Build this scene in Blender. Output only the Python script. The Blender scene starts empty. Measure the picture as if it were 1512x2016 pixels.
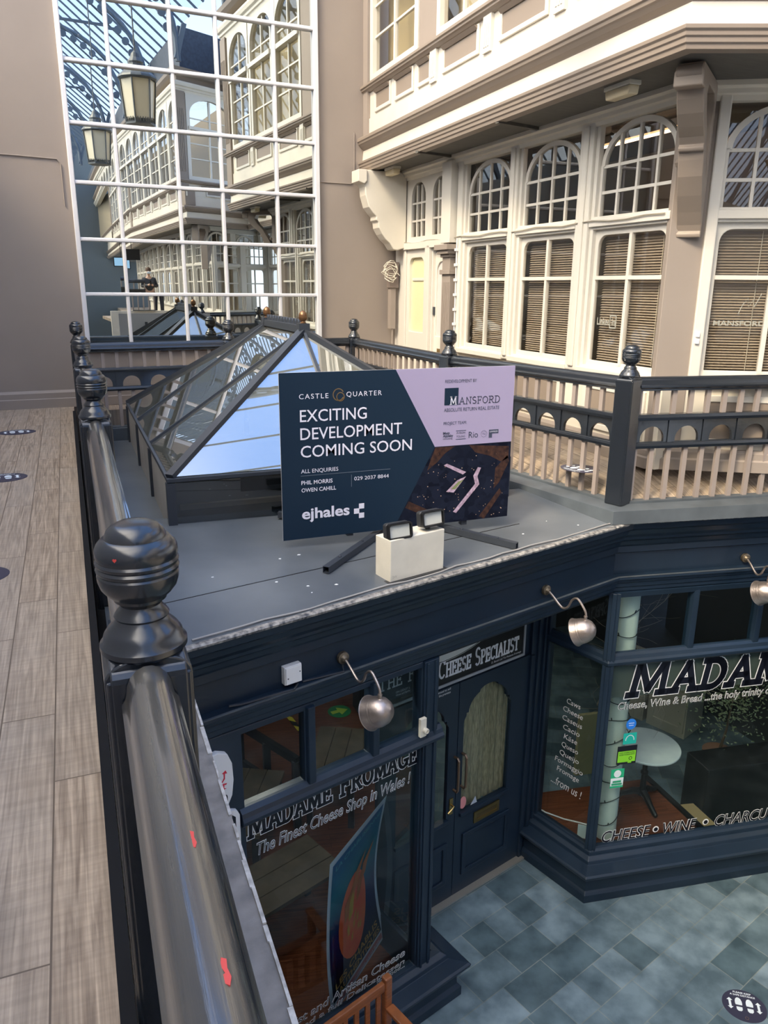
import bpy, bmesh, math, random
from mathutils import Vector, Matrix
random.seed(7)
S = bpy.context.scene
COL = S.collection
PI = math.pi
# ------------------------------------------------------------------ camera, sky, sun, exposure
cam_d = bpy.data.cameras.new('camera'); cam = bpy.data.objects.new('camera', cam_d); COL.objects.link(cam)
R = Matrix(((.9280, .0960, -.3590), (-.3720, .2630, -.8900), (.0090, .9600, .2800)))
cx_ = Vector((R[0][0], R[1][0], R[2][0])).normalized(); cz_ = Vector((R[0][2], R[1][2], R[2][2])).normalized()
cy_ = cz_.cross(cx_).normalized(); cx_ = cy_.cross(cz_)
cam.matrix_world = Matrix(((cx_.x, cy_.x, cz_.x, 0), (cx_.y, cy_.y, cz_.y, 0), (cx_.z, cy_.z, cz_.z, 1.62), (0, 0, 0, 1)))
cam_d.sensor_fit = 'VERTICAL'; cam_d.sensor_height = 24; cam_d.lens = 1514 / 2016 * 24
cam_d.clip_start = .05; cam_d.clip_end = 300
S.camera = cam
W = bpy.data.worlds.new('sky'); S.world = W; W.use_nodes = True
wn = W.node_tree; wn.nodes.clear()
wo = wn.nodes.new('ShaderNodeOutputWorld'); wb = wn.nodes.new('ShaderNodeBackground')
wc = wn.nodes.new('ShaderNodeTexCoord'); wx = wn.nodes.new('ShaderNodeSeparateXYZ'); wr = wn.nodes.new('ShaderNodeValToRGB')
wn.links.new(wc.outputs['Generated'], wx.inputs[0]); wn.links.new(wx.outputs[2], wr.inputs[0])
wr.color_ramp.elements[0].position = .0; wr.color_ramp.elements[0].color = (.80, .88, 1, 1)
wr.color_ramp.elements[1].position = .60; wr.color_ramp.elements[1].color = (.20, .40, .86, 1)
wd = wn.nodes.new('ShaderNodeVectorMath'); wd.operation = 'DOT_PRODUCT'; wd.inputs[1].default_value = Vector((-.72, -.18, .67)).normalized()
wn.links.new(wc.outputs['Generated'], wd.inputs[0])
wm = wn.nodes.new('ShaderNodeMapRange'); wm.interpolation_type = 'SMOOTHSTEP'; wm.inputs['From Min'].default_value = .45; wm.inputs['From Max'].default_value = .98
wn.links.new(wd.outputs['Value'], wm.inputs['Value'])
wx2 = wn.nodes.new('ShaderNodeMix'); wx2.data_type = 'RGBA'; wx2.inputs['B'].default_value = (3.1, 2.8, 2.45, 1)      # bright hazy glow around the sun
wn.links.new(wm.outputs[0], wx2.inputs['Factor']); wn.links.new(wr.outputs[0], wx2.inputs['A'])
wn.links.new(wx2.outputs['Result'], wb.inputs[0]); wb.inputs[1].default_value = 1.45
wn.links.new(wb.outputs[0], wo.inputs[0])
sd = bpy.data.lights.new('sun', 'SUN'); sd.energy = 2.6; sd.color = (1, .80, .54); sd.angle = math.radians(14)
sun = bpy.data.objects.new('sun', sd); COL.objects.link(sun); sun.location = (-8, -6, 12)
sun.rotation_euler = Vector((.62, .36, -.72)).to_track_quat('-Z', 'Y').to_euler()
S.view_settings.view_transform = 'Standard'; S.view_settings.look = 'None'
S.view_settings.exposure = .92; S.view_settings.gamma = 1; S.view_settings.use_curve_mapping = False
cy = S.cycles
cy.max_bounces = 8; cy.diffuse_bounces = 4; cy.glossy_bounces = 5; cy.transparent_max_bounces = 14
cy.transmission_bounces = 4; cy.caustics_reflective = False; cy.caustics_refractive = False; cy.sample_clamp_indirect = 4

# ------------------------------------------------------------------ helpers
def link(o): COL.objects.link(o); return o
class MB:
    def __init__(s, M=None): s.v = []; s.f = []; s.M = M or Matrix()
    def add(s, vs, fs):
        b = len(s.v); s.v += [s.M @ Vector(p) for p in vs]; s.f += [[b + i for i in f] for f in fs]; return s
    def box(s, x0, x1, y0, y1, z0, z1):
        vs = [(x, y, z) for z in (z0, z1) for y in (y0, y1) for x in (x0, x1)]
        return s.add(vs, [(0, 2, 3, 1), (4, 5, 7, 6), (0, 1, 5, 4), (2, 6, 7, 3), (0, 4, 6, 2), (1, 3, 7, 5)])
    def obox(s, a, b, w, h, up=(0, 0, 1)):
        a = Vector(a); b = Vector(b); d = (b - a).normalized(); u = Vector(up); sd_ = d.cross(u).normalized(); u = sd_.cross(d)
        vs = [p + sd_ * (i * w / 2) + u * (j * h / 2) for p in (a, b) for i, j in ((-1, -1), (1, -1), (1, 1), (-1, 1))]
        return s.add(vs, [(3, 2, 1, 0), (4, 5, 6, 7), (0, 1, 5, 4), (1, 2, 6, 5), (2, 3, 7, 6), (3, 0, 4, 7)])
    def prism(s, poly, y0, y1, ax='y'):
        n = len(poly)
        f = (lambda p, t: (p[0], t, p[1])) if ax == 'y' else ((lambda p, t: (p[0], p[1], t)) if ax == 'z' else (lambda p, t: (t, p[0], p[1])))
        vs = [f(p, y0) for p in poly] + [f(p, y1) for p in poly]
        return s.add(vs, [list(range(n)), list(range(2 * n - 1, n - 1, -1))] + [(i, i + n, (i + 1) % n + n, (i + 1) % n) for i in range(n)])
    def holed(s, outer, holes, y0, y1, ax='y'):
        f = (lambda p, t: (p[0], t, p[1])) if ax == 'y' else (lambda p, t: (p[0], p[1], t))
        bm = bmesh.new(); es = []
        for loop in [outer] + holes:
            vs = [bm.verts.new((p[0], p[1], 0)) for p in loop]
            es += [bm.edges.new((vs[i], vs[(i + 1) % len(vs)])) for i in range(len(vs))]
        bmesh.ops.triangle_fill(bm, use_beauty=True, use_dissolve=False, edges=es, normal=(0, 0, 1))
        bm.verts.index_update()
        pts = [tuple(v.co[:2]) for v in bm.verts]; n = len(pts)
        tri = [[v.index for v in fc.verts] for fc in bm.faces]; bm.free()
        fs = [t for t in tri] + [[i + n for i in reversed(t)] for t in tri]; b = 0
        for loop in [outer] + holes:
            m = len(loop); fs += [(b + i, b + (i + 1) % m, b + (i + 1) % m + n, b + i + n) for i in range(m)]; b += m
        return s.add([f(p, y0) for p in pts] + [f(p, y1) for p in pts], fs)
    def lathe(s, prof, c=(0, 0, 0), n=28):
        vs = []; fs = []; m = len(prof)
        for k in range(n):
            a = 2 * PI * k / n
            vs += [(c[0] + r * math.cos(a), c[1] + r * math.sin(a), c[2] + z) for r, z in prof]
        for k in range(n):
            k2 = (k + 1) % n
            fs += [(k * m + i, k2 * m + i, k2 * m + i + 1, k * m + i + 1) for i in range(m - 1)]
        fs.append([k * m for k in range(n)][::-1]); fs.append([k * m + m - 1 for k in range(n)])
        return s.add(vs, fs)
    def tube(s, pts, r, n=8):
        P = [Vector(p) for p in pts]; m = len(P); rs = r if isinstance(r, (list, tuple)) else [r] * m
        vs = []; t0 = (P[1] - P[0]).normalized(); u = t0.orthogonal().normalized()
        for i in range(m):
            t = (P[min(i + 1, m - 1)] - P[max(i - 1, 0)]).normalized()
            u = (u - t * u.dot(t)).normalized(); w = t.cross(u)
            vs += [P[i] + (u * math.cos(2 * PI * k / n) + w * math.sin(2 * PI * k / n)) * rs[i] for k in range(n)]
        fs = [(i * n + k, i * n + (k + 1) % n, (i + 1) * n + (k + 1) % n, (i + 1) * n + k) for i in range(m - 1) for k in range(n)]
        fs += [list(range(n))[::-1], [(m - 1) * n + k for k in range(n)]]
        return s.add(vs, fs)
    def sweep(s, prof, path, closed_prof=True):
        # prof: (out, z); path: plan points; out is to the right of travel, mitred at the bends
        P = [Vector((p[0], p[1])) for p in path]; m = len(P); k = len(prof); vs = []
        for i in range(m):
            d0 = (P[i] - P[i - 1]).normalized() if i else None
            d1 = (P[i + 1] - P[i]).normalized() if i < m - 1 else None
            d0 = d0 or d1; d1 = d1 or d0
            n0 = Vector((d0.y, -d0.x)); n1 = Vector((d1.y, -d1.x)); b = (n0 + n1).normalized(); b /= max(b.dot(n1), .2)
            z0 = path[i][2] if len(path[i]) > 2 else 0
            vs += [(P[i].x + b.x * o, P[i].y + b.y * o, z + z0) for o, z in prof]
        fs = [(i * k + j, i * k + (j + 1) % k, (i + 1) * k + (j + 1) % k, (i + 1) * k + j) for i in range(m - 1) for j in range(k if closed_prof else k - 1)]
        if closed_prof: fs += [list(range(k))[::-1], [(m - 1) * k + j for j in range(k)]]
        return s.add(vs, fs)
    def flat(s, vs2, fs, y=0):  # (x,z) figure lying in the local plane y
        return s.add([(p[0], y, p[1]) for p in vs2], fs)
def arc(cx, cz, rx, rz, a0, a1, n=12):
    return [(cx + rx * math.cos(math.radians(a0 + (a1 - a0) * i / n)), cz + rz * math.sin(math.radians(a0 + (a1 - a0) * i / n))) for i in range(n + 1)]
def frame_of(o, ang, z=0):  # local x along ang (degrees), z up
    return Matrix.Translation((o[0], o[1], z)) @ Matrix.Rotation(math.radians(ang), 4, 'Z')
def mesh_obj(name, mb, m, parent=None, bev=0, smooth=False, local=False):
    me = bpy.data.meshes.new(name)
    off = Vector((0, 0, 0))
    if parent is not None and not local:
        p = parent
        while p is not None: off += p.location; p = p.parent
    me.from_pydata([tuple(v - off) for v in mb.v], [], mb.f); me.validate()
    bm = bmesh.new(); bm.from_mesh(me); bmesh.ops.recalc_face_normals(bm, faces=bm.faces); bm.to_mesh(me); bm.free()
    if smooth:
        me.polygons.foreach_set('use_smooth', [True] * len(me.polygons))
        try: me.set_sharp_from_angle(angle=math.radians(30))
        except Exception: pass
    me.materials.append(m)
    o = link(bpy.data.objects.new(name, me))
    if parent is not None: o.parent = parent
    if bev:
        b = o.modifiers.new('bevel', 'BEVEL'); b.width = bev; b.segments = 2; b.limit_method = 'ANGLE'; b.angle_limit = .6
    return o
part = mesh_obj
def tag(o, label, cat, group=None):
    o['label'] = label; o['category'] = cat
    if group: o['group'] = group
    return o
def thing(name, label, cat, loc=(0, 0, 0), group=None):
    o = link(bpy.data.objects.new(name, None)); o.location = loc; o.empty_display_size = .1
    return tag(o, label, cat, group)
def single(name, mb, m, label, cat, group=None, bev=0, smooth=False):
    xs = [v.x for v in mb.v]; ys = [v.y for v in mb.v]; zs = [v.z for v in mb.v]
    c = Vector(((min(xs) + max(xs)) / 2, (min(ys) + max(ys)) / 2, min(zs)))
    mb.v = [v - c for v in mb.v]
    o = mesh_obj(name, mb, m, None, bev, smooth); o.location = c
    return tag(o, label, cat, group)
def struct(name, mb, m, parent=None, bev=0, smooth=False, local=False):
    o = mesh_obj(name, mb, m, parent, bev, smooth, local)
    if parent is None: o['kind'] = 'structure'
    return o
def sroot(name, loc=(0, 0, 0)):
    o = link(bpy.data.objects.new(name, None)); o.location = loc; o['kind'] = 'structure'; return o
def dup(root, loc, rotz=0, label=None, group=None, sx=1, name=None):
    r = root.copy(); link(r); r.location = loc; r.rotation_euler = (0, 0, rotz); r.scale = (sx, 1, 1)
    if name: r.name = name
    if label: r['label'] = label
    if group: r['group'] = group
    for ch in list(root.children):
        c = ch.copy(); link(c); c.parent = r
        for g in list(ch.children):
            d = g.copy(); link(d); d.parent = c
    return r
# ------------------------------------------------------------------ lettering
def text_fig(s, w=None, h=None, shear=0, offset=0, just='L', sp=1.0):
    cu = bpy.data.curves.new('lettering', 'FONT'); cu.body = s; cu.shear = shear; cu.offset = offset; cu.size = 1; cu.resolution_u = 3; cu.space_character = sp
    o = bpy.data.objects.new('lettering', cu); COL.objects.link(o)
    dg = bpy.context.evaluated_depsgraph_get(); me = o.evaluated_get(dg).to_mesh()
    vs = [(v.co.x, v.co.y) for v in me.vertices]; fs = [list(p.vertices) for p in me.polygons]
    o.evaluated_get(dg).to_mesh_clear(); bpy.data.objects.remove(o); bpy.data.curves.remove(cu)
    if not vs: return [], []
    x0 = min(v[0] for v in vs); x1 = max(v[0] for v in vs)
    # height measured from cap height (.729 of size for this face)
    kz = (h / .729) if h else 1; kx = (w / (x1 - x0)) if w else kz
    dx = -x0 if just == 'L' else (-(x0 + x1) / 2 if just == 'C' else -x1)
    return [((v[0] + dx) * kx, v[1] * kz) for v in vs], fs
_c = lambda a0, a1, cx=.42, cz=.5, rx=.38, rz=.47: arc(cx, cz, rx, rz, a0, a1, 16)
def _sf(*xs, z=0, w=.13): return [[(x - w, z), (x + w, z)] for x in xs]
GL = {
 'M': (1.08, [[(.14, 0), (.18, 1)], [(.18, 1), (.54, .12)], [(.54, .12), (.9, 1)], [(.9, 1), (.94, 0)]] + _sf(.14, .94) + _sf(.16, .92, z=1, w=.1)),
 'A': (.92, [[(.12, 0), (.46, 1)], [(.46, 1), (.8, 0)], [(.25, .34), (.67, .34)]] + _sf(.12, .8)),
 'D': (.86, [[(.16, 0), (.16, 1)], [(.02, 1), (.36, 1)] + arc(.36, .5, .4, .5, 90, -90, 14) + [(.02, 0)]]),
 'E': (.74, [[(.16, 0), (.16, 1)], [(.02, 1), (.66, 1), (.66, .82)], [(.02, 0), (.68, 0), (.68, .2)], [(.16, .52), (.52, .52)], [(.52, .42), (.52, .62)]]),
 'F': (.7, [[(.16, 0), (.16, 1)], [(.02, 1), (.64, 1), (.64, .8)], [(.16, .5), (.5, .5)], [(.5, .4), (.5, .6)]] + _sf(.16)),
 'R': (.84, [[(.16, 0), (.16, 1)], [(.02, 1), (.42, 1)] + arc(.42, .74, .26, .26, 90, -90, 10) + [(.16, .48)], [(.4, .48), (.72, 0)], [(.66, 0), (.84, 0)]] + _sf(.16)),
 'O': (.9, [_c(0, 360, .45, .5, .37, .48)]),
 'G': (.9, [_c(45, 330, .45, .5, .37, .48), [(.78, .08), (.78, .42)], [(.56, .42), (.9, .42)]]),
 'C': (.84, [_c(48, 312, .45, .5, .37, .48), [(.74, .78), (.74, .98)]]),
 'H': (.9, [[(.16, 0), (.16, 1)], [(.74, 0), (.74, 1)], [(.16, .5), (.74, .5)]] + _sf(.16, .74) + _sf(.16, .74, z=1)),
 'S': (.68, [arc(.34, .74, .24, .26, 40, 270, 10) + arc(.34, .24, .26, .24, 90, -140, 10)]),
 'P': (.76, [[(.16, 0), (.16, 1)], [(.02, 1), (.4, 1)] + arc(.4, .73, .27, .27, 90, -90, 10) + [(.16, .46)]] + _sf(.16)),
 'I': (.34, [[(.17, 0), (.17, 1)]] + _sf(.17) + _sf(.17, z=1)),
 'L': (.68, [[(.16, 0), (.16, 1)], [(.02, 0), (.62, 0), (.62, .22)]] + _sf(.16, z=1)),
 'T': (.78, [[(.39, 0), (.39, 1)], [(.05, .8), (.05, 1), (.73, 1), (.73, .8)]] + _sf(.39)),
 'W': (1.16, [[(.1, 1), (.34, 0)], [(.34, 0), (.58, .9)], [(.58, .9), (.82, 0)], [(.82, 0), (1.06, 1)]] + _sf(.1, 1.06, z=1)),
 'N': (.9, [[(.16, 0), (.16, 1)], [(.16, 1), (.74, 0)], [(.74, 0), (.74, 1)]] + _sf(.16, w=.12) + _sf(.74, z=1)),
 'U': (.86, [[(.16, 1), (.16, .34)] + arc(.43, .34, .27, .34, 180, 360, 12) + [(.7, 1)]] + _sf(.16, .7, z=1)),
 '.': (.5, [[(.2, .42), (.3, .42)], [(.2, .5), (.3, .5)], [(.2, .46), (.3, .46)]]), ' ': (.42, []),
}
def strokes(pl, t):
    vs = []; fs = []
    for a, b in zip(pl, pl[1:]):
        a = Vector(a); b = Vector(b)
        if (b - a).length < 1e-6: continue
        d = (b - a).normalized(); n = Vector((-d.y, d.x)) * t / 2; e = d * t * .35
        i = len(vs); vs += [tuple(a - e + n), tuple(a - e - n), tuple(b + e - n), tuple(b + e + n)]; fs.append((i, i + 1, i + 2, i + 3))
    return vs, fs
def slab(s, x, z, w, h, t, shear=0, small=1.0):
    """slab-serif capitals; lower-case letters in s are set as small capitals; returns a figure (x, z)"""
    tr = .09; tot = sum((GL[c.upper()][0] + tr) * (small if c.islower() else 1) for c in s)
    kx = w / tot; vs = []; fs = []; px = x
    for c in s:
        gw, pls = GL[c.upper()]; k = small if c.islower() else 1
        for pl in pls:
            q = [(px + p[0] * kx * k, p[1] * h * k) for p in pl]
            v, f = strokes(q, t * (.9 + .1 * k)); i = len(vs); vs += [(p[0] + p[1] * shear, p[1] + z) for p in v]; fs += [[i + j for j in ff] for ff in f]
        px += (gw + tr) * kx * k
    return vs, fs
# ------------------------------------------------------------------ materials
def nodes_of(m): m.use_nodes = True; nt = m.node_tree; return nt, nt.nodes['Principled BSDF']
def mat(name, c, rough=.5, metal=0, var=0, vscale=8, bump=0, bscale=30, spec=None, emit=None, es=1, coat=0, c2=None, stretch=None):
    m = bpy.data.materials.new(name); nt, b = nodes_of(m); L = nt.links
    b.inputs['Base Color'].default_value = (*c, 1); b.inputs['Roughness'].default_value = rough; b.inputs['Metallic'].default_value = metal
    if spec is not None: b.inputs['Specular IOR Level'].default_value = spec
    if coat: b.inputs['Coat Weight'].default_value = coat; b.inputs['Coat Roughness'].default_value = .08
    if emit: b.inputs['Emission Color'].default_value = (*emit, 1); b.inputs['Emission Strength'].default_value = es
    tc = nt.nodes.new('ShaderNodeTexCoord')
    src = tc.outputs['Object']
    if stretch:
        mp = nt.nodes.new('ShaderNodeMapping'); mp.inputs['Scale'].default_value = stretch; L.new(src, mp.inputs[0]); src = mp.outputs[0]
    if var or c2:
        n = nt.nodes.new('ShaderNodeTexNoise'); n.inputs['Scale'].default_value = vscale; n.inputs['Detail'].default_value = 6; L.new(src, n.inputs[0])
        r = nt.nodes.new('ShaderNodeValToRGB'); r.color_ramp.elements[0].position = .32; r.color_ramp.elements[1].position = .72
        d = c2 if c2 else tuple(min(1, x * (1 + var)) for x in c); a = c if c2 else tuple(x * (1 - var) for x in c)
        r.color_ramp.elements[0].color = (*a, 1); r.color_ramp.elements[1].color = (*d, 1)
        L.new(n.outputs[0], r.inputs[0]); L.new(r.outputs[0], b.inputs['Base Color'])
    if bump:
        n2 = nt.nodes.new('ShaderNodeTexNoise'); n2.inputs['Scale'].default_value = bscale; n2.inputs['Detail'].default_value = 5; L.new(src, n2.inputs[0])
        bp = nt.nodes.new('ShaderNodeBump'); bp.inputs['Strength'].default_value = bump; bp.inputs['Distance'].default_value = .01
        L.new(n2.outputs[0], bp.inputs['Height']); L.new(bp.outputs[0], b.inputs['Normal'])
    return m
def glass(name, ior=1.5, tint=(1, 1, 1), boost=1.0, base=0.0, rough=0.0, pale_sheen=0):
    m = bpy.data.materials.new(name); m.use_nodes = True; nt = m.node_tree; nt.nodes.clear(); L = nt.links
    o = nt.nodes.new('ShaderNodeOutputMaterial'); t = nt.nodes.new('ShaderNodeBsdfTransparent'); t.inputs[0].default_value = (*tint, 1)
    g = nt.nodes.new('ShaderNodeBsdfGlossy'); g.inputs['Roughness'].default_value = rough; x = nt.nodes.new('ShaderNodeMixShader')
    f = nt.nodes.new('ShaderNodeFresnel'); f.inputs[0].default_value = ior
    ma = nt.nodes.new('ShaderNodeMath'); ma.operation = 'MULTIPLY_ADD'; ma.use_clamp = True; ma.inputs[1].default_value = boost; ma.inputs[2].default_value = base
    gm = nt.nodes.new('ShaderNodeNewGeometry'); iv = nt.nodes.new('ShaderNodeMath'); iv.operation = 'SUBTRACT'; iv.inputs[0].default_value = 1
    mu = nt.nodes.new('ShaderNodeMath'); mu.operation = 'MULTIPLY'; L.new(gm.outputs['Backfacing'], iv.inputs[1])   # one reflection per pane, from its outer face
    L.new(f.outputs[0], ma.inputs[0]); L.new(ma.outputs[0], mu.inputs[0]); L.new(iv.outputs[0], mu.inputs[1]); L.new(mu.outputs[0], x.inputs[0]); tr_ = t.outputs[0]
    if pale_sheen:
        df = nt.nodes.new('ShaderNodeBsdfDiffuse'); df.inputs[0].default_value = (.62, .62, .54, 1); x3 = nt.nodes.new('ShaderNodeMixShader'); x3.inputs[0].default_value = pale_sheen  # pale diffuse mix stands in for bright reflections in the pane
        L.new(t.outputs[0], x3.inputs[1]); L.new(df.outputs[0], x3.inputs[2]); tr_ = x3.outputs[0]
    L.new(tr_, x.inputs[1]); L.new(g.outputs[0], x.inputs[2]); L.new(x.outputs[0], o.inputs[0])
    return m
def plank_mat(name, ca, cb, cc, wid, length, ang=0, rough=.5, grain=1.0, mortar=.003):
    m = bpy.data.materials.new(name); nt, b = nodes_of(m); L = nt.links; N = nt.nodes.new
    tc = N('ShaderNodeTexCoord'); mp = N('ShaderNodeMapping'); mp.inputs['Rotation'].default_value = (0, 0, math.radians(ang)); L.new(tc.outputs['Object'], mp.inputs[0])
    br = N('ShaderNodeTexBrick'); br.offset = .37; br.offset_frequency = 2
    for k, v in (('Scale', 1), ('Mortar Size', mortar), ('Brick Width', length), ('Row Height', wid), ('Bias', 0.0), ('Mortar Smooth', .2)): br.inputs[k].default_value = v
    br.inputs['Color1'].default_value = (0, 0, 0, 1); br.inputs['Color2'].default_value = (1, 1, 1, 1); br.inputs['Mortar'].default_value = (.5, .5, .5, 1)
    L.new(mp.outputs[0], br.inputs['Vector'])
    g = N('ShaderNodeMapping'); g.inputs['Scale'].default_value = (1.6, 34, 1); L.new(mp.outputs[0], g.inputs[0])
    ad = N('ShaderNodeVectorMath'); ad.operation = 'ADD'; sc = N('ShaderNodeVectorMath'); sc.operation = 'SCALE'; sc.inputs['Scale'].default_value = 13
    L.new(br.outputs['Color'], sc.inputs[0]); L.new(g.outputs[0], ad.inputs[0]); L.new(sc.outputs[0], ad.inputs[1])
    n1 = N('ShaderNodeTexNoise'); n1.inputs['Scale'].default_value = 1.2; n1.inputs['Detail'].default_value = 7; n1.inputs['Distortion'].default_value = 1.3; L.new(ad.outputs[0], n1.inputs[0])
    n2 = N('ShaderNodeTexNoise'); n2.inputs['Scale'].default_value = 3.0; n2.inputs['Detail'].default_value = 4; L.new(mp.outputs[0], n2.inputs[0])
    r = N('ShaderNodeValToRGB'); r.color_ramp.elements[0].position = .3; r.color_ramp.elements[0].color = (*ca, 1); r.color_ramp.elements[1].position = .7; r.color_ramp.elements[1].color = (*cb, 1)
    e = r.color_ramp.elements.new(.5); e.color = (*tuple((x + y) / 2 for x, y in zip(ca, cb)), 1)
    L.new(n1.outputs[0], r.inputs[0])
    mx = N('ShaderNodeMix'); mx.data_type = 'RGBA'; mx.inputs['B'].default_value = (*cc, 1)
    m2 = N('ShaderNodeMath'); m2.operation = 'MULTIPLY'; m2.inputs[1].default_value = .75 * grain
    s2 = N('ShaderNodeMath'); s2.operation = 'MULTIPLY'; L.new(br.outputs['Color'], s2.inputs[0]); L.new(n2.outputs[0], s2.inputs[1]); s2.use_clamp = True
    L.new(s2.outputs[0], m2.inputs[0]); L.new(m2.outputs[0], mx.inputs['Factor']); L.new(r.outputs[0], mx.inputs['A'])
    mo = N('ShaderNodeMix'); mo.data_type = 'RGBA'; mo.inputs['B'].default_value = tuple(x * .55 for x in ca) + (1,)
    src = mx.outputs['Result']
    if grain >= 1:   # fine saw marks across the boards and thin dark pores along them
        for scl, lo, hi in (((48, 2.2, 1), .91, 1.05), ((2.4, 110, 1), .84, 1.06)):
            g3 = N('ShaderNodeMapping'); g3.inputs['Scale'].default_value = scl; L.new(mp.outputs[0], g3.inputs[0])
            n3 = N('ShaderNodeTexNoise'); n3.inputs['Scale'].default_value = 1; n3.inputs['Detail'].default_value = 3; L.new(g3.outputs[0], n3.inputs[0])
            r3 = N('ShaderNodeValToRGB'); r3.color_ramp.elements[0].position = .36; r3.color_ramp.elements[0].color = (lo, lo, lo, 1); r3.color_ramp.elements[1].position = .6; r3.color_ramp.elements[1].color = (hi, hi, hi, 1)
            L.new(n3.outputs[0], r3.inputs[0]); m3 = N('ShaderNodeMix'); m3.data_type = 'RGBA'; m3.blend_type = 'MULTIPLY'; m3.inputs['Factor'].default_value = 1
            L.new(src, m3.inputs['A']); L.new(r3.outputs[0], m3.inputs['B']); src = m3.outputs['Result']
    L.new(br.outputs['Fac'], mo.inputs['Factor']); L.new(src, mo.inputs['A']); L.new(mo.outputs['Result'], b.inputs['Base Color'])
    bp = N('ShaderNodeBump'); bp.inputs['Strength'].default_value = .12; bp.inputs['Distance'].default_value = .01; L.new(n1.outputs[0], bp.inputs['Height']); L.new(bp.outputs[0], b.inputs['Normal'])
    b.inputs['Roughness'].default_value = rough
    return m
def slate_mat(name, ang):
    m = bpy.data.materials.new(name); nt, b = nodes_of(m); L = nt.links; N = nt.nodes.new
    tc = N('ShaderNodeTexCoord'); mp = N('ShaderNodeMapping'); mp.inputs['Rotation'].default_value = (0, 0, math.radians(ang)); L.new(tc.outputs['Object'], mp.inputs[0])
    br = N('ShaderNodeTexBrick'); br.offset = .5; br.squash = .6; br.squash_frequency = 3
    for k, v in (('Scale', 1), ('Mortar Size', .004), ('Brick Width', .5), ('Row Height', .33), ('Bias', 0.0)): br.inputs[k].default_value = v
    br.inputs['Color1'].default_value = (.080, .125, .155, 1); br.inputs['Color2'].default_value = (.20, .27, .33, 1); br.inputs['Mortar'].default_value = (.22, .25, .25, 1)
    L.new(mp.outputs[0], br.inputs['Vector'])
    n = N('ShaderNodeTexNoise'); n.inputs['Scale'].default_value = 4; n.inputs['Detail'].default_value = 8; L.new(mp.outputs[0], n.inputs[0])
    r = N('ShaderNodeValToRGB'); r.color_ramp.elements[0].position = .35; r.color_ramp.elements[0].color = (.55, .6, .6, 1); r.color_ramp.elements[1].position = .68; r.color_ramp.elements[1].color = (1.25, 1.25, 1.2, 1)
    L.new(n.outputs[0], r.inputs[0])
    mx = N('ShaderNodeMix'); mx.data_type = 'RGBA'; mx.blend_type = 'MULTIPLY'; mx.inputs['Factor'].default_value = 1
    L.new(br.outputs['Color'], mx.inputs['A']); L.new(r.outputs[0], mx.inputs['B']); L.new(mx.outputs['Result'], b.inputs['Base Color'])
    b.inputs['Roughness'].default_value = .42
    bp = N('ShaderNodeBump'); bp.inputs['Strength'].default_value = .25; bp.inputs['Distance'].default_value = .01; L.new(n.outputs[0], bp.inputs['Height']); L.new(bp.outputs[0], b.inputs['Normal'])
    return m
NAVY = mat('gloss_dark_paint', (.014, .018, .025), .22, bump=.08, bscale=22, spec=.8)
RAILM = mat('worn_rail_paint_with_sheen', (.018, .022, .030), .20, bump=.25, bscale=7, spec=1.0, coat=.7, c2=(.12, .11, .09), vscale=2.2, stretch=(.45, 9, 9))  # pale streaks: wear plus reflections of the bright front, put into the colour
TAUPE = mat('taupe_baluster_paint', (.32, .27, .245), .5)
CREAM = mat('cream_paint', (.69, .645, .56), .4, var=.04, vscale=3)
WHITE = mat('white_paint', (.66, .63, .57), .35)
WALLM = mat('taupe_wall_paint', (.295, .25, .218), .7, var=.05, vscale=1.2, bump=.05, bscale=14)
BROWN = mat('stone_brown_paint', (.27, .22, .18), .42)
DKSOF = mat('dark_soffit_boards', (.10, .095, .085), .7, var=.15, vscale=6, stretch=(1, 8, 1))
DECK = mat('grey_roof_covering', (.075, .088, .105), .36, c2=(.15, .165, .18), vscale=1.1, bump=.06, bscale=3)
GUTM = mat('grey_lead', (.085, .10, .115), .45, var=.2, vscale=4)
SHOP = mat('shopfront_blue_paint', (.010, .022, .042), .38, bump=.03, bscale=20, var=.12, vscale=3)
FLAKE = mat('flaking_edge_paint', (.035, .04, .05), .6, c2=(.46, .43, .39), vscale=26, bump=.4, bscale=40)
LEDGE = mat('worn_grey_ledge', (.16, .15, .14), .65, c2=(.34, .31, .28), vscale=9, bump=.25, bscale=35)
PLANK = plank_mat('weathered_oak_planks', (.21, .155, .11), (.50, .40, .30), (.38, .33, .275), .19, 1.25, 90, .45)
REDWD = plank_mat('red_brown_wood_boards', (.085, .022, .010), (.24, .075, .032), (.16, .05, .025), .075, .7, 12, .3, .8, .0015)
SLATE = slate_mat('slate_paving', -16)
SLATE2 = slate_mat('dark_shop_slate', 28)
GLASS = glass('window_glass', 1.5, (.90, .89, .87), 1.0, .05)
SHOPG = glass('shop_glass', 1.5, (.80, .86, .86), 1.0, .0)
SKYG = glass('skylight_glass', 1.75, (.62, .68, .66), 1.2, .34, 0, .22)
ROOFG = glass('roof_glass', 1.5, (.92, .95, .98), .6, .0)
MIRR = mat('mirror_silver', (.62, .66, .65), .0, 1)
BLACK = mat('black_satin', (.006, .006, .007), .4)
LETW = mat('white_lettering', (.85, .87, .9), .5)
LETK = mat('black_lettering', (.004, .005, .012), .35)
BRASS = mat('aged_brass', (.42, .30, .12), .32, 1)
DBRASS = mat('tarnished_lamp_brass', (.20, .165, .12), .48, .8, var=.3, vscale=30)
BRONZ = mat('brown_bronze', (.22, .12, .06), .35, .7)
STEEL = mat('hammered_grey_metal', (.42, .36, .33), .38, .85, bump=.12, bscale=70, var=.25, vscale=12)
DSTEEL = mat('dark_painted_steel', (.035, .042, .055), .4)
BLIND = mat('beige_blind_slats', (.50, .43, .345), .55)
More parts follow.
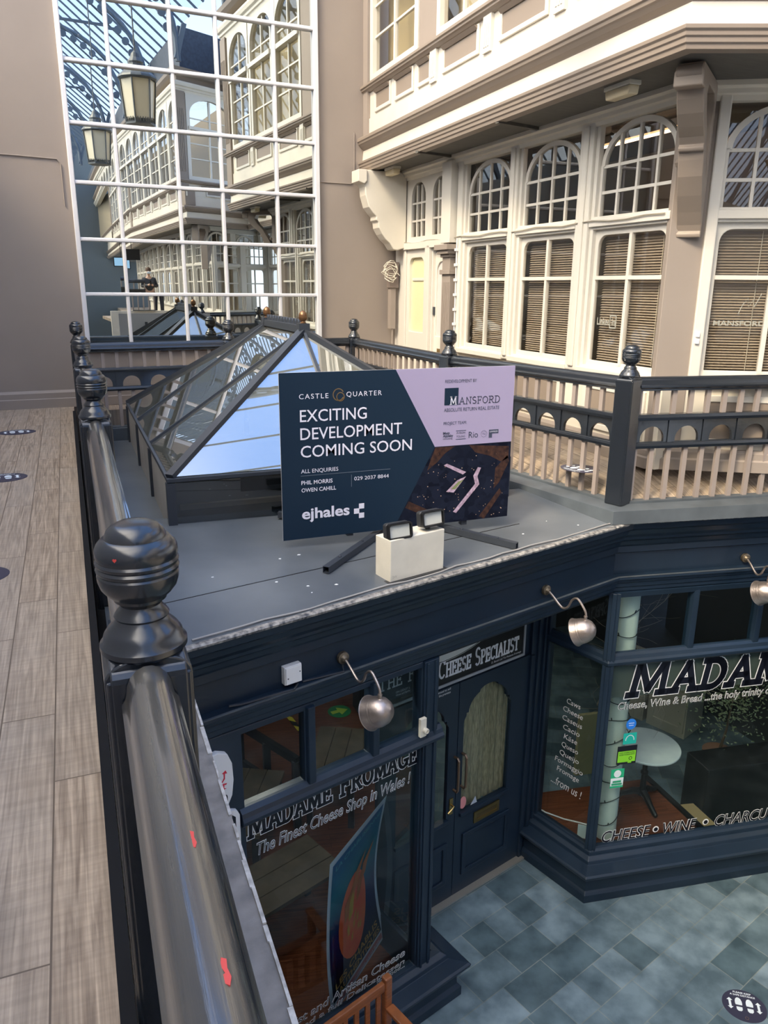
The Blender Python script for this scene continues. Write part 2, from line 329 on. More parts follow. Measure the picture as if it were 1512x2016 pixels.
ROOM = mat('dim_beige_room', (.34, .29, .21), .8)
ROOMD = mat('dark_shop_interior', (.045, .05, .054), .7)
PINK = mat('salmon_plaster', (.72, .36, .26), .7)
IVORY = mat('ivory_plastic', (.74, .70, .60), .4, var=.06, vscale=7)
PLAST = mat('white_plastic', (.82, .82, .83), .35)
TUBEM = mat('lit_tube', (1, .9, .75), .5, emit=(1, .64, .38), es=5)
YBLIND = mat('yellow_glass_panel', (.74, .68, .42), .25)
RED = mat('red_paint_fleck', (.55, .06, .05), .5)
GREEN = mat('green_sticker', (.02, .40, .20), .4)
OAK = mat('varnished_teak', (.30, .10, .035), .35, var=.3, vscale=4, stretch=(2, 2, 14))

# ------------------------------------------------------------------ key lines of the place
P0 = (4.50, 5.43)                       # corner of the shopfront under the balustrade corner
A1 = 15.64                              # direction of the left shopfront (degrees)
A2 = -9.9                               # direction of the right shopfront
F1 = frame_of(P0, A1 + 180)             # local x runs to the left, y out towards the arcade
F2r = frame_of(P0, A2)                  # local x to the right; outward is -y
def u(a): return Vector((math.cos(math.radians(a)), math.sin(math.radians(a))))
G = -4.45
EW = math.radians(2.8)                  # the end wall is a little off square
EWM = frame_of((.24, 11.5), 2.8 + 180)  # x to the left, y outward (towards the viewer)
FA = Vector((4.976, 5.696)); FD = Vector((-.018, 1)).normalized(); FB = FA + FD * 6.05
F1ANG = math.degrees(math.atan2(FD.y, FD.x))
FAC1 = frame_of(FA, F1ANG)              # x along the right gallery front (away), y out over the gallery
FAC2 = frame_of(FA, 180 - 30.5)         # second gallery front; use negative x
J0 = (4.30, 11.72); J1 = (4.24, 4.90); J2 = (6.35, 3.98); J3 = (6.35, -.55); J4 = (4.35, .30); J5 = (4.43, -10.0); J6 = (5.16, -20.5); J7 = (6.4, -36)
JPATH = [J0, J1, J2, J3, J4, J5, J6, J7]

# ------------------------------------------------------------------ floors
struct('wall_lower_left', MB().box(-.2, .24, -36, 3.95, G, -.62), CREAM)
struct('wall_lower_recess', MB().box(7.9, 8.0, -1.0, 4.75, G, -.31), SHOP)
struct('wall_lower_right', MB().prism([(4.15, .55), (6.9, -.6), (6.9, -36), (6.0, -36), (4.9, -20), (4.2, -10)], G, -.31, 'z'), CREAM)
struct('floor_gallery', MB().prism([(-2.3, -4), (-.02, -4), (-.02, 11.6), (-2.3, 11.6)], -.3, 0, 'z'), PLANK)
rg = [(4.02, 11.6), (4.02, 7.95), (4.52, 5.40), (7.6, 4.88), (7.6, 12), (5.2, 12)]
rf0 = MB(); lo = [(4.0, 11.6), (4.02, 7.95), (4.50, 5.40), (7.6, 4.86)]; hi = [(4.55, 11.6), (4.62, 7.95), (4.86, 5.95), (7.6, 5.3)]; bk = [(5.2, 12), (5.2, 9), (7.6, 9), (7.6, 7)]
rf0.add([(x, y, -.212) for x, y in lo] + [(x, y, -.002) for x, y in hi] + [(x, y, -.002) for x, y in bk] + [(x, y, -.3) for x, y in lo + hi + bk],
        [(i, i + 1, i + 5, i + 4) for i in range(3)] + [(i + 4, i + 5, i + 9, i + 8) for i in range(3)] + [(i + 12, i + 16, i + 17, i + 13) for i in range(3)] + [(i + 16, i + 20, i + 21, i + 17) for i in range(3)] + [(i, i + 12, i + 13, i + 1) for i in range(3)])
struct('floor_right_gallery', rf0, PLANK)   # falls a little towards the kerb
struct('floor_far_landing', MB().prism([(.02, 11.02), (4.02, 11.02), (4.02, 11.68), (.02, 11.5)], -.3, -.004, 'z'), PLANK)
struct('floor_arcade', MB().prism([(-3, -38), (9, -38), (9, 12.5), (-3, 12.5)], G - .3, G, 'z'), SLATE)
struct('floor_shop', MB().prism([(.05, 4.6), (2.35, 5.0), (2.9, 5.9), (4.2, 6.2), (4.6, 5.6), (8.4, 4.9), (8.4, 11.4), (.05, 11.4)], G, G + .02, 'z'), SLATE2)
struct('floor_left_shop_boards', MB().prism([(.10, 4.42), (2.28, 5.02), (2.70, 5.80), (2.70, 6.6), (3.6, 7.2), (3.6, 9.25), (2.70, 9.25), (2.70, 11), (.10, 11)], G + .02, G + .10, 'z'), REDWD)

# ------------------------------------------------------------------ end wall with the tall mirror
w = MB(EWM)
w.holed([(3.5, -5), (3.5, 13), (-6.2, 13), (-6.2, -5)], [[(-.03, .80), (-3.38, .80), (-3.38, 7.2), (-.03, 7.2)]], -.25, 0)
struct('wall_end', w, WALLM)
sk = MB(EWM)
for a, b in ((-4.7, 2.6),):
    sk.sweep([(0, 0), (.035, 0), (.035, .12), (.028, .13), (.028, .20), (.02, .21), (.0, .235)], [(b, 0), (a, 0)])
sk.v = [v for v in sk.v]
struct('baseboard_end', sk, WALLM)
mir = thing('wall_mirror', 'tall white-gridded mirror wall at the end of the arcade', 'mirror', (1.9, 11.6, .8))
CX = [0, .573, 1.363, 1.96, 2.753, 3.35]; RZ = [.82, 1.5, 2.2, 2.9, 3.605, 4.32, 5.06, 5.78, 6.5, 7.2]
bars = MB(EWM)
for x in CX[1:-1]: bars.box(-x - .024, -x + .024, -.03, .035, .82, 7.2)
for z in RZ[1:-1]: bars.box(-3.35, 0, -.03, .045, z - .024, z + .024)
MWH = mat('cool_white_paint', (.70, .70, .73), .35)
part('glazing_bars', bars, MWH, mir, bev=.012)
fr = MB(EWM); fr.holed([(.03, .74), (.03, 7.26), (-3.39, 7.26), (-3.39, .74)], [[(-.03, .82), (-3.32, .82), (-3.32, 7.2), (-.03, 7.2)]], -.03, .06)
part('frame', fr, MWH, mir, bev=.01)
for j in range(9):
    for i in range(5):
        yaw = [1.3, .9, .35, 0, 0, 0, 0, 0, 0][j] + random.uniform(-.12, .12); tl = random.uniform(-.08, .08)
        xa, xb = -CX[i], -CX[i + 1]; za, zb = RZ[j], RZ[j + 1]; hx = (xa - xb) / 2; hz = (zb - za) / 2
        ty = math.tan(math.radians(yaw)) * hx; tz = math.tan(math.radians(tl)) * hz
        p = MB(EWM)
        # turned a touch about its upright centre line, as hand-set panes are
        q = [(xb, -ty - tz, za), (xa, ty - tz, za), (xa, ty + tz, zb), (xb, -ty + tz, zb)]
        q = [(x, y * -1 - .012 if False else -y - .012, z) for x, y, z in q]
        p.add(q + [(x, y - .006, z) for x, y, z in q], [(0, 1, 2, 3), (7, 6, 5, 4), (0, 4, 5, 1), (1, 5, 6, 2), (2, 6, 7, 3), (3, 7, 4, 0)])
        part('mirror_pane', p, MIRR, mir)
# thin cable across the end wall
cb = MB(EWM)
cb.tube([(2.2, .01, 3.18), (.6, .01, 3.17), (.16, .01, 3.16), (.12, .012, 3.1), (.12, .012, 2.6)], .007, 6)
single('wall_cable', cb, WALLM, 'thin painted cable running along the end wall left of the mirror', 'cable')
cb = MB(EWM); cb.tube([(-3.42, .01, 3.10), (-3.9, .01, 3.10), (-3.95, .01, 3.2), (-3.95, .01, 3.8)], .007, 6)
single('wall_cable', cb, WALLM, 'thin painted cable on the taupe wall right of the mirror', 'cable')
# left side of the arcade: gallery wall (out of the picture)
struct('wall_left', MB().box(-2.5, -2.3, -38, 11.6, -4.4, 4.9), CREAM)

# ------------------------------------------------------------------ balustrades
ZB = -.22
def make_post():
    t = thing('newel_post', 'x', 'post', (0, 0, 0), 'newel posts of the balustrades')
    h = .086; b = MB()
    ap = [(-h, ZB), (h, ZB), (h, .868)] + arc(0, .868, h, .045, 0, 180, 14)[1:-1] + [(-h, .868)]
    b.prism(ap, -h + .012, h - .012); b.prism(ap, -h + .012, h - .012, 'x')
    b.box(-h + .004, h - .004, -h + .004, h - .004, ZB, .872)
    part('shaft', b, NAVY, t, bev=.004)
    pr = [(.0, .898), (.080, .900), (.087, .908), (.087, .919), (.080, .928), (.078, .938), (.069, .951), (.057, .963), (.052, .973), (.055, .978), (.050, .986), (.043, .994), (.041, 1.001), (.046, 1.008), (.052, 1.012),
          (.053, 1.018), (.064, 1.027), (.074, 1.040), (.079, 1.055), (.080, 1.068), (.0775, 1.072), (.0805, 1.076), (.0815, 1.081), (.0775, 1.086), (.0805, 1.090), (.0815, 1.095), (.078, 1.100),
          (.080, 1.106), (.080, 1.120), (.076, 1.130), (.067, 1.140), (.060, 1.1425), (.0595, 1.146), (.055, 1.157), (.046, 1.166), (.032, 1.172), (.015, 1.1745), (.0, 1.175)]
    o = part('finial', MB().lathe(pr, n=40), NAVY, t, smooth=True)
    return t
POST0 = make_post(); first = [True]
def post(x, y, rz, label):
    if first[0]:
        first[0] = False; POST0.location = (x, y, 0); POST0.rotation_euler = (0, 0, math.radians(rz)); POST0['label'] = label; return POST0
    return dup(POST0, (x, y, 0), math.radians(rz), label)
LAB_P = {}
post(.085, 1.53, 0, 'dark newel post with big ball finial, nearest of the left balustrade, bearing a red heart')
post(.095, 4.59, 0, 'dark newel post beside the near corner of the glass skylight, left balustrade')
post(.10, 7.65, 0, 'dark newel post halfway along the left balustrade, second from the mirror end')
post(.10, 10.80, 0, 'dark newel post at the left corner of the balustrade below the mirror')
post(2.07, 10.97, 2, 'dark newel post behind the skylight finials, in the middle of the mirror-end balustrade')
post(3.95, 11.05, 2, 'dark newel post at the corner where mirror-end and right balustrades meet')
post(3.97, 7.92, 8, 'dark newel post in front of the taupe pilaster on the right balustrade')
post(4.44, 5.40, 20, 'tall dark corner newel post above the canted shopfront corner')
post(.066, -1.5, 0, 'newel post of the left balustrade behind the viewpoint')
BAL = {}
def baluster(h, z0):
    k = (round(h, 3), round(z0, 3))
    if k not in BAL:
        me = bpy.data.meshes.new('baluster'); b = MB().box(-.021, .021, -.017, .017, z0, z0 + h)
        me.from_pydata([tuple(v) for v in b.v], [], b.f); me.materials.append(TAUPE); BAL[k] = me
    return bpy.data.objects.new('baluster', BAL[k])
def railing(a, b, label, ends=(.093, .093), low=-.2, seen=True, handm=None):
    a = Vector(a); b = Vector(b); d = (b - a); L = d.length; ang = math.atan2(d.y, d.x)
    t = thing('balustrade', label, 'balustrade', (a.x, a.y, 0)); t.rotation_euler = (0, 0, ang)
    x0, x1 = ends[0], L - ends[1]
    pr = [(-.036, .784), (.036, .784), (.039, .80), (.052, .812), (.055, .826), (.048, .836)] + [(.045 * math.cos(math.radians(q)), .846 + .058 * math.sin(math.radians(q))) for q in range(0, 181, 20)] + [(-.048, .836), (-.055, .826), (-.052, .812), (-.039, .80)]
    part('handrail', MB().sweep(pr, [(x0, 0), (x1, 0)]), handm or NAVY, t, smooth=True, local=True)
    part('mid_rail', MB().sweep([(-.04, .524), (.04, .524), (.046, .55), (.04, .578), (-.04, .578), (-.046, .55)], [(x0, 0), (x1, 0)]), NAVY, t, bev=.004, local=True)
    part('lower_rail', MB().sweep([(-.036, .275), (.036, .275), (.042, .30), (.034, .326), (-.034, .326), (-.042, .30)], [(x0, 0), (x1, 0)]), NAVY, t, bev=.004, local=True)
    part('foot_rail', MB().box(x0, x1, -.05, .05, low - .03, low), GUTM, t, local=True)
    n = max(1, round((x1 - x0) / .364)); p = (x1 - x0) / n
    hl = []
    for i in range(n):
        c = x0 + p * (i + .5); hl.append([(c - .115, .335), (c - .115, .352)][::-1][:0] + [(c + .115, .332), (c + .115, .36)] + arc(c, .36, .115, .108, 0, 180, 12)[1:-1] + [(c - .115, .36), (c - .115, .332)])
    pan = MB(); pan.holed([(x0, .32), (x1, .32), (x1, .53), (x0, .53)], hl, -.016, .016)
    for i in range(n + 1):
        c = x0 + p * i; pan.box(max(x0, c - .022), min(x1, c + .022), -.026, .026, .325, .526)
    part('arched_panel', pan, NAVY, t, local=True)
    if seen:
        m = 2 * n; q = (x1 - x0) / m
        for i in range(m + 1):
            x = x0 + .02 + (x1 - x0 - .04) * i / m
            for h, z in ((.215, .575), (.276 - low + .0, low)):
                o = link(baluster(h, z)); o.parent = t; o.location = (x, 0, 0)
    return t
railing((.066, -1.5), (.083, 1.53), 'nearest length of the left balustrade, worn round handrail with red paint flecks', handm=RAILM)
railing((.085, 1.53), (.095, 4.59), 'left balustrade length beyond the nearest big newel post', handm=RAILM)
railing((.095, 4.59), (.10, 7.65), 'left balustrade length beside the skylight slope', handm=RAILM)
railing((.10, 7.65), (.10, 10.80), 'farthest length of the left balustrade, ending below the mirror')
railing((.10, 10.80), (2.07, 10.97), 'balustrade length under the left half of the mirror')
railing((2.07, 10.97), (3.95, 11.05), 'balustrade length under the right half of the mirror, behind the skylight')
railing((3.95, 11.05), (3.97, 7.92), 'right balustrade length running from the mirror end past the yellow pane')
railing((3.97, 7.92), (4.44, 5.40), 'right balustrade length behind the development sign')
railing((4.44, 5.40), (6.30, 5.075), 'balustrade length above the large shop window, to the right of the corner post')
# red flecks and the heart sticker
hs = []
for i in range(24):
    t_ = 2 * PI * i / 24; hs.append((.0042 * (16 * math.sin(t_) ** 3) / 16, .0042 * (13 * math.cos(t_) - 5 * math.cos(2 * t_) - 2 * math.cos(3 * t_) - math.cos(4 * t_)) / 16))
hm = MB(Matrix.Translation((.085, 1.53, 1.118)) @ Matrix.Rotation(math.radians(-34), 4, 'Z')); hm.prism([(p[0], p[1]) for p in hs], -.0812, -.0795)
single('heart_sticker', hm, RED, 'tiny red heart sticker on the nearest ball finial', 'sticker')
for k, (x, y, s, lab) in enumerate(((.090, .905, 1, 'upper red paint fleck on the nearest handrail'), (.092, .68, 1.1, 'lower red paint fleck on the nearest handrail'))):
    rf = MB(); z = .846 + .058 * math.sqrt(max(.02, 1 - ((x - .078) / .046) ** 2)) - .001
    pl = [(x + .62 * s * dx, y + .62 * s * dy) for dx, dy in ((-.006, -.02), (.003, -.028), (.008, -.012), (.005, .006), (.007, .024), (-.001, .03), (-.005, .014), (.0, -.002), (-.009, -.008))]
    rf.prism(pl, z - .004, z + .0012, 'z'); single('paint_fleck', rf, RED, lab, 'paint mark')
# ledge outside the left balustrade, and the kerbs
struct('trim_1', MB().box(-.04, -.005, -4, 10.9, -.02, .025), mat('dark_kerb', (.008, .009, .012), .75, spec=.2))
lg = MB().sweep([(0, -.06), (.10, -.06), (.245, -.045), (.245, -.075), (.0, -.12)], [(.10, 3.98), (.10, -4)][::-1]); 
lgr = sroot('trim_2', (.2, 0, -.05)); struct('ledge_board', lg, LEDGE, lgr)
ce = MB(); random.seed(31); yy = -3.9
while yy < 3.9:
    l_ = random.uniform(.05, .22); w_ = random.uniform(.004, .014); ce.box(.345 - w_, .347, yy, yy + l_, -.074, -.0425 + random.uniform(0, .004)); yy += l_ + random.choice((0, 0, .01, .05))
struct('chipped_edge', ce, mat('chipped_white_edge', (.35, .33, .30), .7, c2=(.72, .69, .64), vscale=30), lgr)
for y in (.72, 1.02, 1.42, 1.95, 2.55, 3.25): struct('rivet', MB().lathe([(0, -.055), (.009, -.055), (.008, -.048), (0, -.045)], (.27 + .02 * math.sin(y * 9), y, 0), 10), LEDGE, lgr, smooth=True)
fas = MB().box(.05, .30, -4, 4.0, -.62, -.075); fas.box(.05, .24, -4, 4.0, -1.2, -.62)
struct('trim_3', fas, SHOP)
lg2 = MB().box(.05, .33, 4.0, 10.85, -.40, -.215); struct('trim_4', lg2, GUTM)
kb = MB().sweep([(-.08, -.23), (.0, -.22), (.17, -.235), (.185, -.35), (-.08, -.37)], [(3.86, 11.0), (3.86, 7.93), (4.40, 5.36), (7.6, 4.80)])
struct('trim_5', kb, GUTM)
kb = MB().box(.05, 3.9, 10.72, 11.0, -.40, -.21); struct('trim_6', kb, GUTM)
for i, y in enumerate((3.55, 2.6, 1.95, 1.5, 5.5, 6.6)):
    pass

# ------------------------------------------------------------------ flat roof of the shop with its skylight
def onF1(s, off=0): v = Vector(P0) + u(A1) * s + Vector((u(A1).y, -u(A1).x)) * off; return (v.x, v.y)
def onF2(s, off=0): v = Vector(P0) + u(A2) * s + Vector((u(A2).y, -u(A2).x)) * off; return (v.x, v.y)
SK = (.645, 3.735, 6.19, 10.60)
dk = MB()
e0 = onF1(-4.25, .17); e1 = onF1(.02, .17)
def slope_z(p): return -.355 + .12 * max(0, min(1, ((p[1] - (e0[1] + (p[0] - e0[0]) * .28)) / 2.0)))
dp = [e0, e1, (4.40, 5.45), (4.0, 6.35), (.46, 6.35), (.36, 5.0)]
vs = [(x, y, slope_z((x, y))) for x, y in dp]; nn = len(dp)
dk.add(vs + [(x, y, z - .05) for x, y, z in vs], [list(range(nn)), list(range(2 * nn - 1, nn - 1, -1))] + [(i, i + nn, (i + 1) % nn + nn, (i + 1) % nn) for i in range(nn)])
struct('roof_front_deck', dk, DECK)
sm_ = MB(); a_ = Vector(onF1(-4.2, -.42)); b_ = Vector(onF1(-1.0, -.30))
sm_.obox((a_.x, a_.y, slope_z(a_) + .0005), (b_.x, b_.y, slope_z(b_) + .0005), .008, .003); struct('roof_seam_trim', sm_, BLACK)
ch_ = MB(); random.seed(21)
for i in range(16):
    p_ = Vector(onF1(random.uniform(-3.8, -.3), random.uniform(-.7, .08))); q_ = random.uniform(.004, .011); z_ = slope_z(p_); an = random.uniform(0, 3)
    ch_.prism([(p_.x + q_ * math.cos(an + k) * (1 + .6 * (k % 2)), p_.y + q_ * math.sin(an + k)) for k in (0, 1.3, 2.6, 4.2)], z_, z_ + .003, 'z')
o_ = single('paint_chips', ch_, LETW, 'white paint chips scattered on the flat roof', 'paint chips'); o_['kind'] = 'stuff'
gp = MB(); x0, x1, y0, y1 = SK
gp.holed([(.05, 4.35), (4.1, 5.55), (4.1, 10.9), (.05, 10.9)], [[(x0 + .04, y0 + .3), (x1 - .04, y0 + .3), (x1 - .04, y1 - .04), (x0 + .04, y1 - .04)]], -.48, -.375, 'z')
struct('roof_flat', gp, DECK)
sky = thing('skylight', 'hipped glass skylight with two bronze finials on the shop roof', 'skylight', ((x0 + x1) / 2, (y0 + y1) / 2, -.37))
ze = .15; xr = 2.19; ya, yb, zr = 7.64, 9.165, 1.195
C = {'nl': (x0, y0, ze), 'nr': (x1, y0, ze), 'fl': (x0, y1, ze), 'fr': (x1, y1, ze), 'a': (xr, ya, zr), 'b': (xr, yb, zr)}
def pane(name, pts, m, th=.012, parent=sky):
    P = [Vector(p) for p in pts]; n = (P[1] - P[0]).cross(P[2] - P[0]).normalized() * th; k = len(P)
    mb = MB().add(P + [p - n for p in P], [list(range(k)), list(range(2 * k - 1, k - 1, -1))] + [(i, (i + 1) % k, (i + 1) % k + k, i + k) for i in range(k)])
    return part(name, mb, m, parent)
mid = ((x0 + x1) / 2, y0, ze); midb = ((x0 + x1) / 2, y1, ze)
l1, l2 = (x0, 7.66, ze), (x0, 9.1, ze); r1, r2 = (x1, 7.66, ze), (x1, 9.1, ze)
for q in ((C['nl'], mid, C['a']), (mid, C['nr'], C['a']), (C['fr'], midb, C['b']), (midb, C['fl'], C['b']),
          (l1, C['nl'], C['a']), (l2, l1, C['a'], C['b']), (C['fl'], l2, C['b']), (C['nr'], r1, C['a']), (r1, r2, C['b'], C['a']), (r2, C['fr'], C['b'])):
    pane('glass_pane', q, SKYG)
def bar(name, a, b, w_, h_, m=DSTEEL): return part(name, MB().obox(a, b, w_, h_), m, sky)
up = Vector((0, 0, .012))
for a in ('nl', 'nr'):
    bar('hip_bar', C[a], Vector(C['a']) + up, .075, .05)
for a in ('fl', 'fr'): bar('hip_bar', C[a], Vector(C['b']) + up, .075, .05)
for a, b in ((l1, 'a'), (l2, 'b'), (r1, 'a'), (r2, 'b'), (mid, 'a'), (midb, 'b')): bar('glazing_bar', a, Vector(C[b]) + up * .6, .03, .04)
rb = MB().obox((xr, ya - .03, zr + .02), (xr, yb + .03, zr + .02), .09, .07)
bar('ridge_bar', (xr, ya - .03, zr + .02), (xr, yb + .03, zr + .02), .10, .07)
cr = [(ya, zr + .04)]
nsc = 13
for i in range(nsc):
    c = ya + (yb - ya) * (i + .5) / nsc; hw = (yb - ya) / nsc / 2
    cr += [(c - hw * .98, zr + .055)] + arc(c, zr + .06, hw * .8, .055, 180, 0, 6) + [(c + hw * .98, zr + .055)]
cr += [(yb, zr + .04)]
part('ridge_crest', MB().prism(cr, xr - .012, xr + .012, 'x'), DSTEEL, sky)
for y in (ya, yb):
    f = part('finial_block', MB().box(xr - .055, xr + .055, y - .055, y + .055, zr + .0, zr + .075), DSTEEL, sky)
    part('finial', MB().lathe([(0, .07), (.028, .07), (.032, .08), (.022, .088), (.02, .095), (.034, .105), (.043, .12), (.045, .135), (.045, .14), (.041, .142), (.042, .146), (.041, .16), (.034, .178), (.02, .192), (.01, .198), (.0, .203)], (xr, y, zr), 24), BRONZ, sky, smooth=True)
eb = MB().holed([(x0 - .028, y0 - .028), (x1 + .028, y0 - .028), (x1 + .028, y1 + .028), (x0 - .028, y1 + .028)], [[(x0 + .02, y0 + .02), (x1 - .02, y0 + .02), (x1 - .02, y1 - .02), (x0 + .02, y1 - .02)]], ze - .045, ze - .008, 'z')
part('eaves_frame', eb, DSTEEL, sky, bev=.006)
for x, y in [(x0, y0), (x0, 7.66), (x0, 9.1), (x0, y1), (x1, y0), (x1, 7.66), (x1, 9.1), (x1, y1), ((x0 + x1) / 2, y0)]:
    part('curb_post', MB().box(x - .035, x + .035, y - .035, y + .035, -.38, ze - .05), DSTEEL, sky)
sidem = mat('grey_curb_panel', (.46, .44, .41), .45, var=.12, vscale=3)
for x in (x0, x1):
    for a, b in ((y0, 7.66), (7.66, 9.1), (9.1, y1)): part('curb_panel', MB().box(x - .01, x + .01, a + .035, b - .035, -.38, ze - .055), sidem, sky)
for a, b in ((x0, (x0 + x1) / 2), ((x0 + x1) / 2, x1)):
    part('curb_glass', MB().box(a + .035, b - .035, y0 - .008, y0 + .004, -.26, ze - .055), glass('curb_glass', 1.5, (.5, .55, .6), 1.2, .1), sky)
    part('curb_panel', MB().box(a + .035, b - .035, y1 - .01, y1 + .01, -.38, ze - .055), sidem, sky)
part('inner_sill', MB().box(x0 + .08, x1 - .08, y0 + .12, y0 + .17, -.17, -.13), mat('bare_timber', (.42, .28, .17), .6), sky)

# ------------------------------------------------------------------ development sign on its steel feet
SY = 5.40
sg = thing('development_sign', 'large navy and lilac development board standing on the flat roof', 'sign', (2.33, SY, -.25))
NAVYP = mat('navy_print', (.009, .024, .048), .5, spec=.2); LILAC = mat('lilac_print', (.36, .315, .48), .42)
X0, X1, Z0, Z1 = 1.36, 3.30, -.225, 1.03
part('board', MB().box(X0, X1, SY, SY + .012, Z0, Z1), mat('board_edge', (.45, .47, .52), .4), sg)
def sx(px): return X0 + (px - 128) / (1340 - 128) * (X1 - X0)   # along the board
def SM(y=.001): return Matrix.Translation((0, SY - y, 0))
# board layout in metres from its top-left corner
def bp(a, b): return (X0 + a * (X1 - X0), Z1 - b * (Z1 - Z0))
fig = lambda pts, y, m, nm: part(nm, MB().prism(pts, SY - y - .001, SY - y), m, sg)
fig([bp(0, 0), bp(.465, 0), bp(.642, .49), bp(.465, 1), bp(0, 1)], .0012, NAVYP, 'navy_field')
fig([bp(.465, 0), bp(1, 0), bp(1, .49), bp(.642, .49)], .0012, LILAC, 'lilac_field')
# night view of the rooftops: dark blocks, lit arcades and an amber road
m = bpy.data.materials.new('night_city_print'); nt, b = nodes_of(m); tc = nt.nodes.new('ShaderNodeTexCoord')
vo = nt.nodes.new('ShaderNodeTexVoronoi'); vo.inputs['Scale'].default_value = 16; vo.distance = 'MANHATTAN'; nt.links.new(tc.outputs['Object'], vo.inputs[0])
r = nt.nodes.new('ShaderNodeValToRGB'); r.color_ramp.interpolation = 'LINEAR'
b.inputs['Specular IOR Level'].default_value = .15; r.color_ramp.elements[0].color = (.002, .003, .010, 1); r.color_ramp.elements[1].color = (.010, .014, .032, 1)
e = r.color_ramp.elements.new(.8); e.color = (.010, .014, .03, 1); nt.links.new(vo.outputs['Color'], r.inputs[0]); nt.links.new(r.outputs[0], b.inputs['Base Color'])
fig([bp(.642, .49), bp(1, .49), bp(1, 1), bp(.465, 1)], .0012, m, 'city_view')
AMB = mat('amber_print', (.075, .036, .024), .45, c2=(.014, .009, .012), vscale=26, spec=.2); PINKP = mat('lit_arcade_print', (.55, .42, .55), .45, c2=(.25, .17, .24), vscale=40)
BLOCK = mat('roof_block_print', (.008, .012, .028), .45)
am = MB()
for pl in ([(.645, .495), (.735, .495), (.69, .535), (.655, .59), (.61, .64), (.625, .57)], [(.8, .495), (.99, .52), (.99, .60), (.955, .62), (.90, .575), (.83, .545)], [(.93, .66), (.985, .58), (.995, .62), (.95, .76), (.925, .80)], [(.86, .98), (.955, .80), (.965, .83), (.885, 1.0)], [(.53, .83), (.62, .90), (.66, .96), (.64, .975), (.58, .92), (.515, .87)]):
    am = MB().prism([bp(*p) for p in pl], SY - .0030, SY - .0022); part('amber_street', am, AMB, sg)
ar = MB()
for pl in ([(.685, .615), (.70, .605), (.79, .67), (.775, .685)], [(.845, .645), (.825, .70), (.835, .755), (.735, .93), (.75, .94), (.855, .76), (.845, .705), (.86, .65)], [(.75, .72), (.79, .70), (.735, .80), (.70, .79)]):
    ar.prism([bp(*p) for p in pl], SY - .0034, SY - .0022)
part('lit_arcades', ar, PINKP, sg)
gm = MB(); gm.prism([bp(*p) for p in ((.755, .73), (.78, .718), (.74, .78), (.722, .776))], SY - .0036, SY - .0024); part('lit_courtyard', gm, mat('courtyard_print', (.20, .24, .10), .5), sg)
wl = MB()
random.seed(3)
for i in range(70):
    a = random.uniform(.56, .98); b_ = random.uniform(.52, .98)
    if a < .642 - (b_ - .49) * .35: continue
    q = random.choice((.002, .003, .004)); wl.prism([bp(a, b_), bp(a + q, b_), bp(a + q, b_ + q * 1.4), bp(a, b_ + q * 1.4)], SY - .0030, SY - .0024)
part('window_lights', wl, mat('window_light_print', (.5, .34, .24), .5), sg)
LETL = mat('pale_lettering', (.74, .74, .86), .5); LETG = mat('grey_blue_lettering', (.05, .06, .10), .5); GOLD = mat('gold_lettering', (.35, .23, .10), .5)
def stext(s, a, b, w_, h_, m, nm='lettering', off=0, shear=0, sp=1):
    v, f = text_fig(s, w_ * (X1 - X0) if w_ else None, h_ * (Z1 - Z0), shear, off, sp=sp)
    o = bp(a, b); mb = MB(); mb.flat([(p[0] + o[0], p[1] + o[1]) for p in v], f, SY - .0042); return part(nm, mb, m, sg)
stext('CASTLE', .075, .152, .115, .030, LETL, sp=1.25); stext('QUARTER', .262, .149, .145, .030, LETL, sp=1.25)
lg_ = MB()
for c_, rx, a0, a1 in (((.230, .135), .021, 30, 330), ((.238, .148), .015, 0, 360)):
    o = bp(*c_); pts = arc(o[0], o[1], rx * 1.94, rx * 2.05, a0, a1, 24); v, f = strokes(pts, .0065); lg_.flat(v, f, SY - .0042)
part('gold_monogram', lg_, GOLD, sg)
stext('EXCITING', .077, .285, .268, .073, LETL, off=.004); stext('DEVELOPMENT', .077, .391, .418, .073, LETL, off=.004); stext('COMING SOON', .077, .497, .462, .073, LETL, off=.004)
stext('ALL ENQUIRIES', .077, .592, .150, .025, LETL)
stext('PHIL MORRIS', .077, .662, .126, .025, LETL, off=.012); stext('OWEN CAHILL', .077, .708, .140, .025, LETL, off=.012); stext('029 2037 8844', .293, .662, .147, .024, GOLD if 0 else LETL)
stext('ejhales', .077, .875, .196, .068, LETL, off=.025)
rl = MB(); rl.prism([bp(.075, .607), bp(.447, .607), bp(.447, .6095), bp(.075, .6095)], SY - .004, SY - .0022); rl.prism([bp(.281, .625), bp(.2825, .625), bp(.2825, .70), bp(.281, .70)], SY - .004, SY - .0022)
part('thin_rules', rl, mat('thin_rule_print', (.12, .15, .2), .5), sg)
sq = MB()
for a, b_ in ((.313, .812), (.292, .842), (.313, .872)): sq.prism([bp(a, b_), bp(a + .022, b_), bp(a + .022, b_ + .033), bp(a, b_ + .033)], SY - .004, SY - .0022)
part('square_emblem', sq, LETL, sg)
stext('REDEVELOPMENT BY', .680, .093, .142, .021, LETG)
sq = MB(); sq.prism([bp(.679, .125), bp(.741, .125), bp(.741, .231), bp(.679, .231)], SY - .004, SY - .0022); part('logo_square', sq, NAVYP, sg)
v, f = slab('Mansford', 0, 0, .272 * .86 * (X1 - X0), .060, .0055, small=.88)
o = bp(.704, .228); mb = MB(); mb.flat([(p[0] + o[0], p[1] + o[1]) for p in v if True], f, SY - .0046); part('logo_name', mb, LETG, sg)
v, f = slab('M', 0, 0, .062, .060, .007); mb = MB(); mb.flat([(p[0] + o[0], p[1] + o[1]) for p in v], f, SY - .0052); part('logo_initial', mb, LETL, sg)
